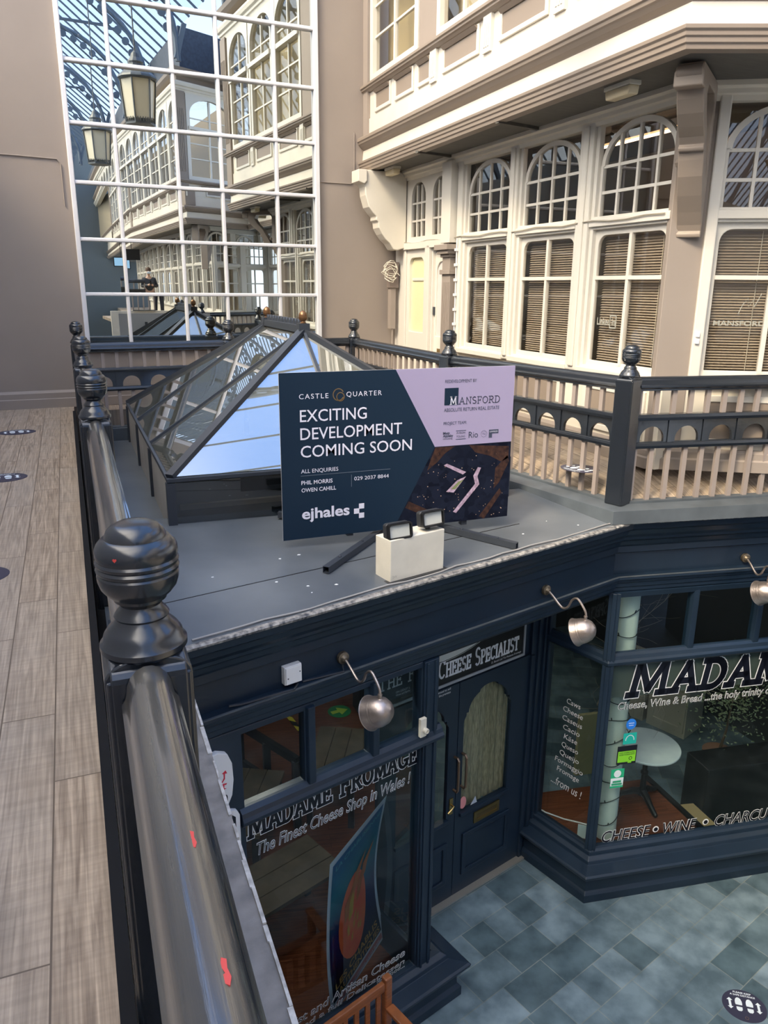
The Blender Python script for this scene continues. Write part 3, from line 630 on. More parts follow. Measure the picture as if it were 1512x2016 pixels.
stext('ABSOLUTE RETURN REAL ESTATE', .678, .272, .255, .023, LETG); stext('PROJECT TEAM:', .678, .355, .105, .020, LETG)
stext('Matt', .677, .415, .030, .017, LETG, off=.03); stext('Appleby', .677, .432, .046, .017, LETG, off=.03); stext('consulting', .677, .447, .043, .011, LETG)
stext('AVISON', .738, .417, .040, .014, LETG); stext('YOUNG', .738, .440, .040, .014, LETG)
ru = MB()
for b_ in (.395, .449): ru.prism([bp(.736, b_), bp(.782, b_), bp(.782, b_ + .003), bp(.736, b_ + .003)], SY - .004, SY - .0022)
part('thin_rules', ru, LETG, sg)
stext('Rio', .795, .447, .043, .042, LETG, off=.0)
ri = MB(); o = bp(.866, .427); v, f = strokes(arc(o[0], o[1], .026, .026, 0, 360, 24), .0018); ri.flat(v, f, SY - .0042); part('ring_logo', ri, LETG, sg); stext('T', .859, .433, .006, .012, LETG); stext('U', .867, .433, .006, .012, LETG)
lo = MB(); lo.prism([bp(.890, .403), bp(.935, .403), bp(.935, .428), bp(.905, .428), bp(.905, .455), bp(.890, .455)], SY - .004, SY - .0022); part('corner_logo', lo, LETG, sg); stext('LOWFIELDS', .893, .420, .038, .009, LETL)
# steel frame behind the board and three visible feet
DK = lambda x, y: slope_z((x, y))
def foot(nm, a, b, bolts):
    za = DK(*a) + .03; zb = DK(*b) + .03
    mb = MB(); aa = Vector((*a, za)); bb = Vector((*b, zb)); d = (bb - aa).normalized(); s_ = d.cross(Vector((0, 0, 1))).normalized() * .025; q = Vector((0, 0, .025))
    th = .004
    outer = [(-1, -1), (1, -1), (1, 1), (-1, 1)]
    vs = []
    for p in (aa, bb):
        for k in (1, .86): vs += [p + s_ * (i * k) + q * (j * k) for i, j in outer]
    fs = []
    for i in range(4):
        j = (i + 1) % 4
        fs += [(i, j, 8 + j, 8 + i), (4 + j, 4 + i, 12 + i, 12 + j), (i, 4 + i, 4 + j, j), (8 + j, 12 + j, 12 + i, 8 + i)]
    mb.add(vs, fs); f = part(nm, mb, DSTEEL, sg)
    for t_ in bolts:
        p = aa.lerp(bb, t_); part('bolt', MB().lathe([(0, 0), (.011, 0), (.011, .007), (.007, .010), (0, .010)], (p.x, p.y, p.z + .025), 12), DSTEEL, f)
foot('support_foot', (2.30, 5.60), (1.53, 4.88), (.45, .8))
foot('support_foot', (2.62, 5.60), (3.12, 4.93), (.42, .80))
foot('support_foot', (2.2, 5.75), (1.50, 6.10), (.6,))
for x in (1.9, 2.9): part('upright', MB().box(x - .025, x + .025, SY + .012, SY + .062, DK(x, SY) + .055, .85), DSTEEL, sg)
part('cross_member', MB().box(1.6, 3.1, SY + .012, SY + .06, -.17, -.12), DSTEEL, sg)

# ------------------------------------------------------------------ emergency light with two lamp heads
EL = thing('emergency_light', 'white emergency light box with two swivel lamp heads in front of the sign', 'emergency light', (2.13, 4.74, -.355))
ELM = frame_of((1.914, 4.618), 15)
def DZ(x, y): return -.352
b = MB(ELM).box(0, .49, 0, .175, -.352, -.045); part('box', b, IVORY, EL, bev=.006)
part('base_gasket', MB(ELM).box(-.025, .515, -.03, .22, -.356, -.347), mat('black_gasket', (.03, .03, .032), .6), EL)
v, f = text_fig('SW', h=.02); mb = MB(ELM); mb.flat([(p[0] + .02, p[1] - .325) for p in v], f, -.0012); part('small_print', mb, mat('faded_print', (.45, .43, .38), .6), EL)
for cx, cz, ang in ((.10, .0, -6), (.395, .04, -2)):
    LM = ELM @ Matrix.Translation((cx, .05, cz)) @ Matrix.Rotation(math.radians(ang), 4, 'Z') @ Matrix.Rotation(math.radians(-8), 4, 'X')
    rr = lambda w_, h_, r_: arc(w_ - r_, h_ - r_, r_, r_, 0, 90, 5) + arc(-w_ + r_, h_ - r_, r_, r_, 90, 180, 5) + arc(-w_ + r_, -h_ + r_, r_, r_, 180, 270, 5) + arc(w_ - r_, -h_ + r_, r_, r_, 270, 360, 5)
    hd = part('lamp_head', MB(LM).holed(rr(.098, .058, .022), [rr(.086, .046, .016)], -.04, -.012), BLACK, EL)
    part('head_back', MB(LM).prism(rr(.098, .058, .022), -.012, .045), mat('grey_black_plastic', (.03, .032, .036), .45), EL, bev=.012)
    gl = MB(LM); n_ = 22
    for i in range(n_):
        xa = -.084 + .168 * i / n_; xb = -.084 + .168 * (i + 1) / n_; xm = (xa + xb) / 2
        gl.add([(xa, -.020, -.044), (xm, -.026, -.044), (xb, -.020, -.044), (xa, -.020, .044), (xm, -.026, .044), (xb, -.020, .044)], [(0, 1, 4, 3), (1, 2, 5, 4)])
    part('ribbed_lens', gl, mat('ribbed_lens', (.80, .82, .80), .18, .3), EL)
    part('swivel', MB(ELM).lathe([(0, -.05), (.02, -.05), (.02, cz), (0, cz)], (cx, .08, 0), 12), BLACK, EL)

# ------------------------------------------------------------------ shopfront
T1 = frame_of(P0, A1)      # x = along the left front (negative to the left), outward is -y
T2 = frame_of(P0, A2)
QR = (4.52, 5.40); AR = math.degrees(math.atan2(.931, -.276)); TR = frame_of(QR, AR + 180)   # side of the canted window, x negative going in
SP = [onF1(-4.6), P0, onF2(4.9)]
cornice = [(0, -.72), (.03, -.705), (.03, -.645), (.045, -.625), (.06, -.585), (.095, -.56), (.10, -.535), (.13, -.50), (.15, -.455), (.185, -.43), (.195, -.38), (.19, -.362), (0, -.36)]
fas = sroot('shopfront_fascia_trim', (2.5, 4.9, -.7))
struct('cornice_moulding', MB().sweep(cornice, SP), SHOP, fas, bev=.003)
struct('frieze_board', MB().sweep([(-.06, -.96), (0, -.96), (0, -.68), (-.06, -.68)], SP), SHOP, fas)
struct('lower_moulding', MB().sweep([(-.05, -1.12), (.0, -1.12), (.03, -1.085), (.032, -1.05), (.045, -1.04), (.05, -1.0), (.062, -.99), (.066, -.965), (.085, -.955), (.085, -.93), (.0, -.925), (-.05, -.925)], SP), SHOP, fas, bev=.003)
fe = MB(); random.seed(5)
def wob(path_fn, s0, s1, n, off, z, r):
    pts = []
    for i in range(n + 1):
        s_ = s0 + (s1 - s0) * i / n; p = path_fn(s_, off + random.uniform(-.012, .012)); pts.append((p[0], p[1], z + random.uniform(-.004, .006)))
    return pts
struct('edge_flashing', MB().sweep([(.165, -.372), (.205, -.376), (.208, -.362), (.196, -.352), (.165, -.352)], SP), FLAKE, fas)
struct('nail_strip', MB().sweep([(.07, -.928), (.088, -.928), (.088, -.922), (.07, -.922)], SP), GUTM, fas)
single('roof_cable', MB().tube(wob(onF1, -4.2, -.05, 26, .135, -.345, .006), .007, 6), mat('grey_cable', (.30, .29, .28), .6), 'grey cable clipped along the front edge of the flat roof', 'cable')
single('roof_cable', MB().tube([(4.35, 5.33, -.33)] + wob(onF2, .1, 3.2, 14, .13, -.338, .006), .008, 6), BLACK, 'black cable along the roof edge above the large shop window', 'cable')
single('roof_cable', MB().tube([(3.75, 7.9, -.35), (3.86, 7.2, -.34), (3.95, 6.8, -.345), (4.08, 6.3, -.34), (4.2, 5.8, -.33), (4.33, 5.42, -.335), (4.42, 5.28, -.335)], .011, 6), BLACK, 'black cable bunch running along the kerb toward the corner newel post', 'cable')
single('roof_cable', MB().tube([(3.70, 7.9, -.35), (3.80, 7.1, -.345), (3.97, 6.55, -.34), (4.03, 6.3, -.315), (4.12, 5.8, -.335), (4.3, 5.38, -.338)], .008, 6), mat('pale_cable', (.5, .47, .43), .6), 'pale looping cable beside the black one on the roof kerb', 'cable')

# left window bay
lw = thing('shop_window', 'left shop window with cheese shop lettering and a wine poster inside', 'shop window', (*onF1(-3.1), -4.05))
f = MB(T1); f.holed([(-4.6, -4.06), (-2.17, -4.06), (-2.17, -1.10), (-4.6, -1.10)], [[(-3.86, -1.70), (-3.39, -1.70), (-3.39, -1.15), (-3.86, -1.15)], [(-3.30, -1.70), (-2.83, -1.70), (-2.83, -1.15), (-3.30, -1.15)], [(-2.75, -1.70), (-2.34, -1.70), (-2.34, -1.15), (-2.75, -1.15)], [(-3.86, -3.99), (-2.34, -3.99), (-2.34, -1.82), (-3.86, -1.82)]], -.02, .06)
part('frame', f, SHOP, lw, bev=.008)
part('transom', MB().sweep([(-.0, -1.83), (.05, -1.825), (.075, -1.80), (.078, -1.775), (.06, -1.755), (.05, -1.725), (.02, -1.70), (-.0, -1.695)], [onF1(-3.90), onF1(-2.135)]), SHOP, lw, bev=.003)
for s in (-3.345, -2.79): part('mullion', MB(T1).prism([(s - .028, -.05), (s + .028, -.05), (s + .042, .0), (s - .042, .0)], -1.72, -1.12, 'z'), SHOP, lw, bev=.006)
cp = MB(T1); cp.prism([(-2.33, -.045), (-2.19, -.045), (-2.17, -.025), (-2.17, .10), (-2.33, .10)], -4.06, -1.10, 'z')
for s in (-2.30, -2.22): cp.box(s - .012, s + .012, -.058, -.04, -4.05, -1.11)
part('corner_post', cp, SHOP, lw, bev=.005)
part('pane', MB(T1).box(-3.87, -2.33, .020, .028, -4.0, -1.14), SHOPG, lw)
part('return_pane', MB(T1).box(-2.21, -2.20, .06, .70, -4.0, -1.14), SHOPG, lw)
rf_ = MB(T1); rf_.box(-2.23, -2.18, .08, .72, -4.45, -4.0); rf_.box(-2.23, -2.18, .08, .72, -1.14, -1.0); part('return_panel', rf_, SHOP, lw)
SLP = [onF1(-4.6), onF1(-2.10), (onF1(-2.10)[0] - .27 * .72, onF1(-2.10)[1] + .963 * .72)]
sillp = [(0, -4.15), (.245, -4.135), (.255, -4.10), (.235, -4.085), (.11, -4.065), (.10, -4.03), (.06, -4.0), (0, -3.995)]
plp = [(0, G), (.20, G), (.20, G + .09), (.185, G + .11), (.17, G + .125), (.165, -4.13), (0, -4.13)]
part('sill', MB().sweep(sillp, [onF1(-4.6, -.02), onF1(-2.12, -.02), onF1(-2.12, -.70)]), SHOP, lw, bev=.004)
part('stall_riser', MB().sweep(plp, [onF1(-4.6, -.02), onF1(-2.12, -.02), onF1(-2.12, -.70)]), SHOP, lw, bev=.003)
def out_text(s, x, z, w_, h_, TF, root, y=-.001, shear=.0, fat=.035, thin=.0, name='lettering', mk=None, mw=None, sp=1.0):
    v, f_ = text_fig(s, w_, h_, shear, fat, sp=sp); mb = MB(TF); mb.flat([(p[0] + x, p[1] + z) for p in v], f_, y); part(name, mb, mw or LETW, root)
    if mk:
        v, f_ = text_fig(s, w_ * .995, h_, shear, thin, sp=sp); mb = MB(TF); mb.flat([(p[0] + x + w_ * .0025, p[1] + z) for p in v], f_, y - .002); part(name, mb, mk, root)
def slab_text(s, x, z, w_, h_, t, TF, root, y, shear=0, small=.8, edge=.022, mk=LETK):
    v, f_ = slab(s, x, z, w_, h_, t + edge, shear, small); mb = MB(TF); mb.flat(v, f_, y); part('lettering', mb, LETW, root)
    v, f_ = slab(s, x, z, w_, h_, t, shear, small); mb = MB(TF); mb.flat(v, f_, y - .002); part('lettering', mb, mk, root)
SHG = mat('dark_glass_fill', (.02, .025, .032), .3)
slab_text('Madame Fromage', -3.83, -1.985, 1.50, .178, .027, T1, lw, .018, small=.82, edge=.0135)
out_text('The Finest Cheese Shop in Wales !', -3.77, -2.155, 1.37, .105, T1, lw, .018, .22, .022, -.012, mk=SHG)
out_text('Specialist and Artisan Cheese', -3.84, -3.865, 1.42, .085, T1, lw, .018, .12, .022, -.012, mk=SHG)
out_text('and a full Delicatessen', -3.5, -3.945, 1.08, .055, T1, lw, .018, .1, .02, -.012, mk=SHG)
out_text('fine food...', -2.72, -3.985, .30, .045, T1, lw, .018, .1, .02, -.012, mk=SHG)

# canted right window: side light and the long front
rw = thing('shop_window', 'large canted shop window with big lettering above cheese, wine and charcuterie', 'shop window', (4.6, 5.4, -4.05))
RP = [(4.52 - .276 / .971 * .74, 5.40 + .931 / .971 * .74), (4.52, 5.40), onF2(4.9)]
part('sill', MB().sweep(sillp, RP), SHOP, rw, bev=.004)
part('stall_riser', MB().sweep(plp, RP), SHOP, rw, bev=.003)
part('transom', MB().sweep([(-.03, -1.87), (.02, -1.865), (.045, -1.84), (.048, -1.81), (.03, -1.79), (.02, -1.755), (-.0, -1.73), (-.03, -1.725)], RP), SHOP, rw, bev=.003)
part('bottom_rail', MB().sweep([(-.04, -4.0), (.05, -4.0), (.045, -3.965), (.02, -3.95), (.01, -3.93), (-.04, -3.93)], RP), SHOP, rw, bev=.003)
part('head_rail', MB().sweep([(-.05, -1.15), (.01, -1.15), (.02, -1.10), (-.05, -1.09)], RP), SHOP, rw)
kp = MB(frame_of(QR, (A2 + AR - 180) / 2)); kp.prism([(-.055, -.02), (.055, -.02), (.045, .09), (-.045, .09)], -4.0, -1.10, 'z'); kp.box(-.022, .022, -.035, -.01, -4.0, -1.1)
part('corner_post', kp, SHOP, rw, bev=.006)
for s in (.885, 1.61, 2.34, 3.07, 3.8): part('mullion', MB(T2).prism([(s - .03, -.035), (s + .03, -.035), (s + .055, .04), (s - .055, .04)], -1.75, -1.10, 'z'), SHOP, rw, bev=.006)
part('mullion', MB(T2).box(4.8, 4.9, -.03, .06, -4.0, -1.1), SHOP, rw)
jb = MB(TR); jb.box(-.76, -.70, -.03, .06, -4.0, -1.10); part('jamb', jb, SHOP, rw, bev=.006)
part('pane', MB(T2).box(.03, 4.85, .0, .008, -3.95, -1.12), SHOPG, rw)
part('side_pane', MB(TR).box(-.72, -.03, .0, .008, -3.95, -1.12), SHOPG, rw)
part('frosted_band', MB(T2).box(.10, 4.8, .010, .012, -2.235, -1.85), mat('frosted_band', (.11, .12, .105), .6), rw)
slab_text('Madame', .27, -2.215, 2.05, .37, .070, T2, rw, -.003, shear=.14, small=.80, edge=.020)
slab_text('Fromage', 2.45, -2.215, 2.1, .37, .070, T2, rw, -.003, shear=.14, small=.80, edge=.020)
out_text('Cheese, Wine & Bread ...the holy trinity of the table', .19, -2.37, 2.12, .085, T2, rw, -.003, .1, .02, -.014, mk=SHG)
v0 = -3.925
for s, x, w_ in (('CHEESE', .16, .56), ('WINE', .86, .40), ('CHARCUTERIE', 1.48, 1.05)):
    out_text(s, x, v0, w_, .14, T2, rw, -.003, .18, .034, .006, mk=LETK)
for x in (.78, 1.37):
    for r_, m, y in ((.036, LETW, -.003), (.024, LETK, -.006)): part('lettering', MB(T2).prism(arc(x, v0 + .07, r_, r_ * 1.05, 0, 345, 18), y - .001, y), m, rw)
for i, s in enumerate(('Caws', 'Cheese', 'Caseus', 'Cacio', 'Käse', 'Queso', 'Queijo', 'Formaggio', 'Fromage')):
    w_ = .036 * len(s) + .02; v, f_ = text_fig(s, w_ * 1.05, .062, .12, .0)
    mb = MB(TR); mb.flat([(p[0] - .36 - w_ / 2, p[1] - 2.46 - .103 * i) for p in v], f_, -.002); part('lettering', mb, mat('pale_window_lettering', (.45, .47, .52), .6) if i == 0 else bpy.data.materials['pale_window_lettering'], rw)
v, f_ = text_fig('...from us !', .40, .10, .25); mb = MB(TR); mb.flat([(p[0] - .56, p[1] - 3.46) for p in v], f_, -.002); part('lettering', mb, bpy.data.materials['pale_window_lettering'], rw)

# double door, header and sign board, in the recess
D = .72
dr = sroot('door_1', (*onF1(-1.2, -D), G))
hw = MB(T1); hw.box(-2.25, .06, D + .03, D + .10, -1.97, -1.0); struct('header_panel', hw, SHOP, dr)
hw = MB(T1); hw.box(-.235, .03, D - .01, D + .08, G, -1.0); hw.box(-.25, -.20, D - .03, D + .05, G, -1.97); hw.box(-.16, -.12, D - .035, D, G, -1.0); hw.box(-.07, -.04, D - .035, D, G, -1.0); struct('jamb_panel', hw, SHOP, dr, bev=.006)
struct('threshold', MB(T1).box(-2.2, -.2, D - .07, D + .05, G, G + .022), mat('worn_metal_strip', (.45, .43, .38), .4, .6), dr)
def leaf(a, b, gx0, gx1, px0, px1):
    l = MB(T1)
    c = (gx0 + gx1) / 2; w2 = (gx1 - gx0) / 2
    top = [(gx1, -2.44), (gx1 - .005, -2.40), (gx1 - .03, -2.36), (gx1 - .03, -2.33)] + arc(c, -2.33, w2 - .06, .20, 0, 62, 7)[0:] + [(c + .12, -2.13)] + arc(c, -2.13, .10, .03, 20, 160, 6) + [(c - .12, -2.13)] + arc(c, -2.33, w2 - .06, .20, 118, 180, 7) + [(gx0 + .03, -2.33), (gx0 + .03, -2.36), (gx0 + .005, -2.40), (gx0, -2.44)]
    hole = [(gx0, -3.45), (gx1, -3.45)] + top
    l.holed([(a, G + .02), (b, G + .02), (b, -1.97), (a, -1.97)], [hole], D, D + .045)
    o = struct('leaf', l, SHOP, dr, bev=.006)
    pm = MB(T1); pm.holed([(px0, -4.22), (px1, -4.22), (px1, -3.72), (px0, -3.72)], [[(px0 + .055, -4.165), (px1 - .055, -4.165), (px1 - .055, -3.775), (px0 + .055, -3.775)]], D - .018, D + .002); struct('panel_moulding', pm, SHOP, o, bev=.008)
    struct('drip_rail', MB(T1).box(gx0 - .02, gx1 + .02, D - .03, D + .005, -3.485, -3.445), SHOP, o, bev=.006)
    struct('pane', MB(T1).box(gx0 - .01, gx1 + .01, D + .02, D + .026, -3.46, -2.09), SHOPG, o)
    return o
lr = leaf(-1.218, -.25, -1.145, -.49, -1.11, -.43)
ll = leaf(-2.19, -1.226, -1.98, -1.34, -2.0, -1.32)
for s in (-1.255, -1.152):
    struct('pull_handle', MB(T1).tube([(s, D, -2.76), (s, D - .05, -2.755), (s, D - .065, -2.78), (s, D - .068, -2.94), (s, D - .065, -3.11), (s, D - .05, -3.135), (s, D, -3.13)], .0135, 10), mat('worn_copper_handle', (.33, .22, .15), .35, .85) if s == -1.255 else bpy.data.materials['worn_copper_handle'], dr, smooth=True)
lv = MB(T1); lv.box(-1.305, -1.262, D - .012, D, -3.40, -3.22); lv.tube([(-1.284, D, -3.29), (-1.284, D - .05, -3.29), (-1.31, D - .055, -3.30), (-1.36, D - .05, -3.335)], .010, 8); struct('lever_handle', lv, BRASS, dr, smooth=True)
lb = MB(T1); lb.holed([(-.955, -3.665), (-.59, -3.665), (-.59, -3.535), (-.955, -3.535)], [[(-.915, -3.63), (-.63, -3.63), (-.63, -3.57), (-.915, -3.57)]], D - .014, D); struct('letter_plate', lb, BRASS, dr, bev=.003)
struct('letter_flap', MB(T1).box(-.915, -.63, D - .006, D + .002, -3.63, -3.57), mat('dull_brass', (.20, .145, .07), .5, .9), dr)
# curtain behind the right leaf
ct = MB(T1); n_ = 60; vs = []
for i in range(n_ + 1):
    x = -1.18 + .72 * i / n_; y = D + .09 + .012 * math.sin(i * .9) + .010 * math.sin(i * .37 + 1)
    vs += [(x, y, -3.5), (x + .01 * math.sin(i * .5), y, -2.8), (x, y, -2.05)]
ct.add(vs, [(3 * i + j, 3 * i + 3 + j, 3 * i + 4 + j, 3 * i + 1 + j) for i in range(n_) for j in (0, 1)])
single('door_curtain', ct, mat('sackcloth', (.50, .38, .24), .9, var=.35, vscale=14, stretch=(6, 6, .8)), 'beige sackcloth curtain behind the glass of the right door leaf', 'curtain', smooth=True)
pk = MB(T1); pk.prism(arc(-1.10, -3.36, .045, .07, 0, 345, 16), D + .013, D + .016); single('door_sticker', pk, mat('pink_sticker', (.75, .30, .30), .5), 'pink oval sticker low in the glass of the right door leaf', 'sticker')
pk = MB(T1); pk.prism([(-.99, -3.44), (-.90, -3.44), (-.925, -3.36)], D + .013, D + .016); single('door_sticker', pk, mat('pale_sticker', (.5, .55, .65), .5), 'small pale triangular sticker low in the right door leaf glass', 'sticker')
sb = thing('shop_sign', 'black sign board reading cheese specialist above the shop door', 'sign', (*onF1(-1.2, -D), -1.95))
part('board', MB(T1).box(-2.12, -.36, D - .0, D + .03, -1.915, -1.14), BLACK, sb)
e_ = MB(T1); e_.holed([(-2.14, -1.94), (-.345, -1.94), (-.345, -1.12), (-2.14, -1.12)], [[(-2.12, -1.915), (-.365, -1.915), (-.365, -1.14), (-2.12, -1.14)]], D - .012, D + .03); part('frame', e_, mat('grey_sign_edge', (.35, .37, .4), .4), sb)
part('white_oval', MB(T1).prism(arc(-1.44, -1.28, .80, .405, 0, 352, 44), D - .002, D), mat('off_white_oval', (.62, .66, .62), .5), sb)
v, f_ = strokes(arc(-1.44, -1.28, .79, .395, 180, 360, 40), .007); mb = MB(T1); mb.flat(v, f_, D - .0035); part('oval_line', mb, LETK, sb)
for wd_, x, w_ in (('Cheese', -1.50, .415), ('Specialist', -1.035, .605)):
    v, f_ = slab(wd_, x, -1.845, w_, .175, .021, small=.78); mb = MB(T1); mb.flat(v, f_, D - .003); part('lettering', mb, LETW, sb)
for ch, x in (('S', -1.10), ('T', -.88)):
    v, f_ = text_fig(ch, .11, .17); mb = MB(T1); mb.flat([(p[0] + x, p[1] - 1.535) for p in v], f_, D - .004); part('lettering', mb, LETK, sb)
v, f_ = text_fig('D. Bresh Ltd T/a Madame Fromage', .42, .022); mb = MB(T1); mb.flat([(p[0] - .81, p[1] - 1.895) for p in v], f_, D - .003); part('lettering', mb, LETW, sb)
for i, s in enumerate(('Licensed to sell', 'Off the premises')):
    v, f_ = text_fig(s, .19, .024); mb = MB(T1); mb.flat([(p[0] - 1.545, p[1] - 1.985 - .036 * i) for p in v], f_, D - .018); part('lettering', mb, LETW, sb)
tb = thing('inner_sign', 'dark sign starting with the word the, behind the top right pane of the left window', 'sign', (*onF1(-2.5, -.06), -1.5))
part('board', MB(T1).box(-2.72, -2.33, .11, .12, -1.42, -1.13), mat('dark_board', (.016, .024, .034), .4), tb)
v, f_ = slab('The F', -2.66, -1.31, .37, .115, .013, small=.8); mb = MB(T1); mb.flat(v, f_, .107); part('lettering', mb, mat('dim_white_lettering', (.5, .52, .56), .6), tb)
for i, s in enumerate(('ON LEDLEY L', 'Wines and Spirits')):
    v, f_ = text_fig(s, .14, .018); mb = MB(T1); mb.flat([(p[0] - 2.49, p[1] - 1.375 - .026 * i) for p in v], f_, .107); part('lettering', mb, bpy.data.materials['dim_white_lettering'], tb)

# swan-neck lamps, junction box, sensor, side signs
def wall_lamp(TF, s, arm, label, yaw, z0=-.845):
    o = TF @ Vector((s, 0, z0)); t = thing('swan_neck_lamp', label, 'wall lamp', o, 'swan neck lamps on the shop fascia')
    M = TF @ Matrix.Translation((s, 0, z0))
    bk = MB(M @ Matrix.Rotation(PI / 2, 4, 'X')); bk.lathe([(0, 0), (.042, 0), (.046, .008), (.044, .03), (.03, .036), (.022, .05), (.012, .056), (0, .056)], (0, 0, 0), 24); part('back_plate', bk, DBRASS, t, smooth=True)
    pts = [(0, -.04, 0), (.0, -.10, -.035), (.0, -.17, -.085), (0, -.215, -.10), (0, -.26, -.07), (0, -.295, .0), (0, -.34, .03), (0, -.385, .005), (0, -arm, -.06), (0, -arm - .005, -.12)]
    q = []
    for i in range(len(pts) - 1):
        a = Vector(pts[max(i - 1, 0)]); b_ = Vector(pts[i]); c = Vector(pts[i + 1]); d = Vector(pts[min(i + 2, len(pts) - 1)])
        for k in range(5):
            u_ = k / 5; q.append(.5 * ((2 * b_) + (c - a) * u_ + (2 * a - 5 * b_ + 4 * c - d) * u_ * u_ + (3 * b_ - a - 3 * c + d) * u_ ** 3))
    q.append(Vector(pts[-1])); part('arm', MB(M).tube(q, .0095, 8), STEEL, t, smooth=True)
    ax = Vector((-.30, .80, -.42)).normalized()
    Rm = ax.to_track_quat('Z', 'Y').to_matrix().to_4x4()
    SMx = M @ Matrix.Translation((0, -arm - .004, -.215)) @ Rm
    pr = [(.0, -.094), (.035, -.088), (.066, -.068), (.09, -.036), (.1005, .0), (.1035, .012), (.1015, .016), (.1055, .03), (.1035, .034), (.110, .06), (.116, .08), (.119, .082), (.1165, .086), (.108, .062), (.099, .02), (.088, -.03), (.06, -.064), (.03, -.08), (.0, -.086)]
    part('shade', MB(SMx).lathe(pr, n=40), STEEL, t, smooth=True)
    cl = MB(M @ Matrix.Translation((0, -arm - .004, 0))); cl.lathe([(0, -.135), (.02, -.135), (.021, -.125), (.014, -.12), (.013, -.10), (.016, -.098), (.015, -.088), (0, -.088)], (0, 0, 0), 20); part('collar', cl, STEEL, t, smooth=True)
    return t
wall_lamp(T1, -3.065, .44, 'round hammered lamp hanging in front of the left shop window', 1.0)
wall_lamp(T1, -.961, .44, 'bell-shaped hammered lamp hanging beside the shop door sign', .9)
wall_lamp(T2, 1.367, .36, 'bell-shaped hammered lamp above the big window lettering, cut by the picture edge', .5)
jx = thing('junction_box', 'square white junction box on the dark fascia', 'junction box', T1 @ Vector((-3.48, 0, -.84)))
part('box', MB(T1).box(-3.545, -3.415, -.045, 0, -.895, -.765), PLAST, jx, bev=.004)
part('cover', MB(T1).box(-3.54, -3.42, -.056, -.045, -.89, -.77), PLAST, jx, bev=.004)
for x, z in ((-3.525, -.845), (-3.435, -.815)): part('screw', MB(T1).box(x - .004, x + .004, -.058, -.055, z - .004, z + .004), DSTEEL, jx)
single('fascia_cable', MB(T1).tube([(-3.45, -.02, -.89), (-3.44, -.03, -.918), (-3.5, -.085, -.917), (-3.62, -.07, -.915), (-3.75, -.06, -.916), (-3.86, -.05, -.915), (-3.95, -.045, -.90)], .008, 6), DSTEEL, 'dark cable from the junction box along the fascia ledge', 'cable')
single('fascia_cable', MB(T1).tube([(-3.07, -.02, -.90), (-3.1, -.08, -.915), (-3.25, -.05, -.917), (-3.4, -.03, -.915)], .007, 6), DSTEEL, 'dark cable from the round lamp to the junction box', 'cable')
pi = thing('alarm_sensor', 'white alarm sensor on the post between left window and door', 'sensor', T1 @ Vector((-2.36, -.04, -1.70)))
part('plate', MB(T1).box(-2.385, -2.325, -.075, -.045, -1.715, -1.555), IVORY, pi, bev=.004)
part('nozzle', MB(T1 @ Matrix.Rotation(PI / 2, 4, 'X')).lathe([(.012, .07), (.022, .07), (.022, .105), (.014, .108), (.014, .09), (.0, .09)], (-2.345, -1.655, 0), 16), IVORY, pi)
ws = thing('wall_sign', 'white curved sign with a red dragon on the post left of the shop window', 'sign', T1 @ Vector((-4.02, -.05, -1.6)))
part('plate', MB(T1).prism([(-4.16, -1.20)] + [(-4.05, -1.19), (-3.985, -1.22), (-3.955, -1.30), (-3.95, -1.42), (-3.965, -1.53), (-4.0, -1.60), (-4.04, -1.62), (-4.16, -1.62)], -.065, -.02), PLAST, ws, bev=.006)
dg = MB(T1)
for pl in ([(-4.03, -1.345), (-4.005, -1.33), (-3.995, -1.355), (-4.01, -1.352), (-4.012, -1.39), (-4.03, -1.41), (-4.05, -1.405), (-4.03, -1.40), (-4.02, -1.38), (-4.02, -1.352)], [(-4.03, -1.42), (-4.0, -1.425), (-4.005, -1.435), (-4.018, -1.432), (-4.02, -1.455), (-4.005, -1.462), (-4.028, -1.465)]): dg.prism(pl, -.0665, -.0645)
part('red_dragon', dg, mat('red_print', (.65, .03, .06), .5), ws)
v, f_ = text_fig('n', .03, .07, 0, .05); mb = MB(T1); mb.flat([(p[0] - 4.03, p[1] - 1.555) for p in v], f_, -.0665); part('lettering', mb, LETK, ws)
ws = thing('wall_sign', 'white-bordered black sign below the dragon sign, half hidden by the ledge', 'sign', T1 @ Vector((-4.0, -.04, -2.1)))
rrect = [(-4.2, -1.66), (-3.96, -1.66), (-3.93, -1.675), (-3.915, -1.71), (-3.915, -2.06), (-3.94, -2.10), (-4.2, -2.10)]
part('border', MB(T1).prism(rrect, -.05, -.02), PLAST, ws)
part('black_field', MB(T1).prism([(-4.2, -1.69), (-3.97, -1.69), (-3.945, -1.715), (-3.945, -2.05), (-4.2, -2.05)], -.052, -.048), LETK, ws)
part('white_disc', MB(T1).prism(arc(-4.0, -1.80, .045, .06, 0, 340, 18), -.054, -.05), PLAST, ws)
part('white_foot', MB(T1).prism([(-4.1, -1.96), (-3.97, -1.93), (-3.955, -2.05), (-4.1, -2.05)], -.054, -.05), PLAST, ws)
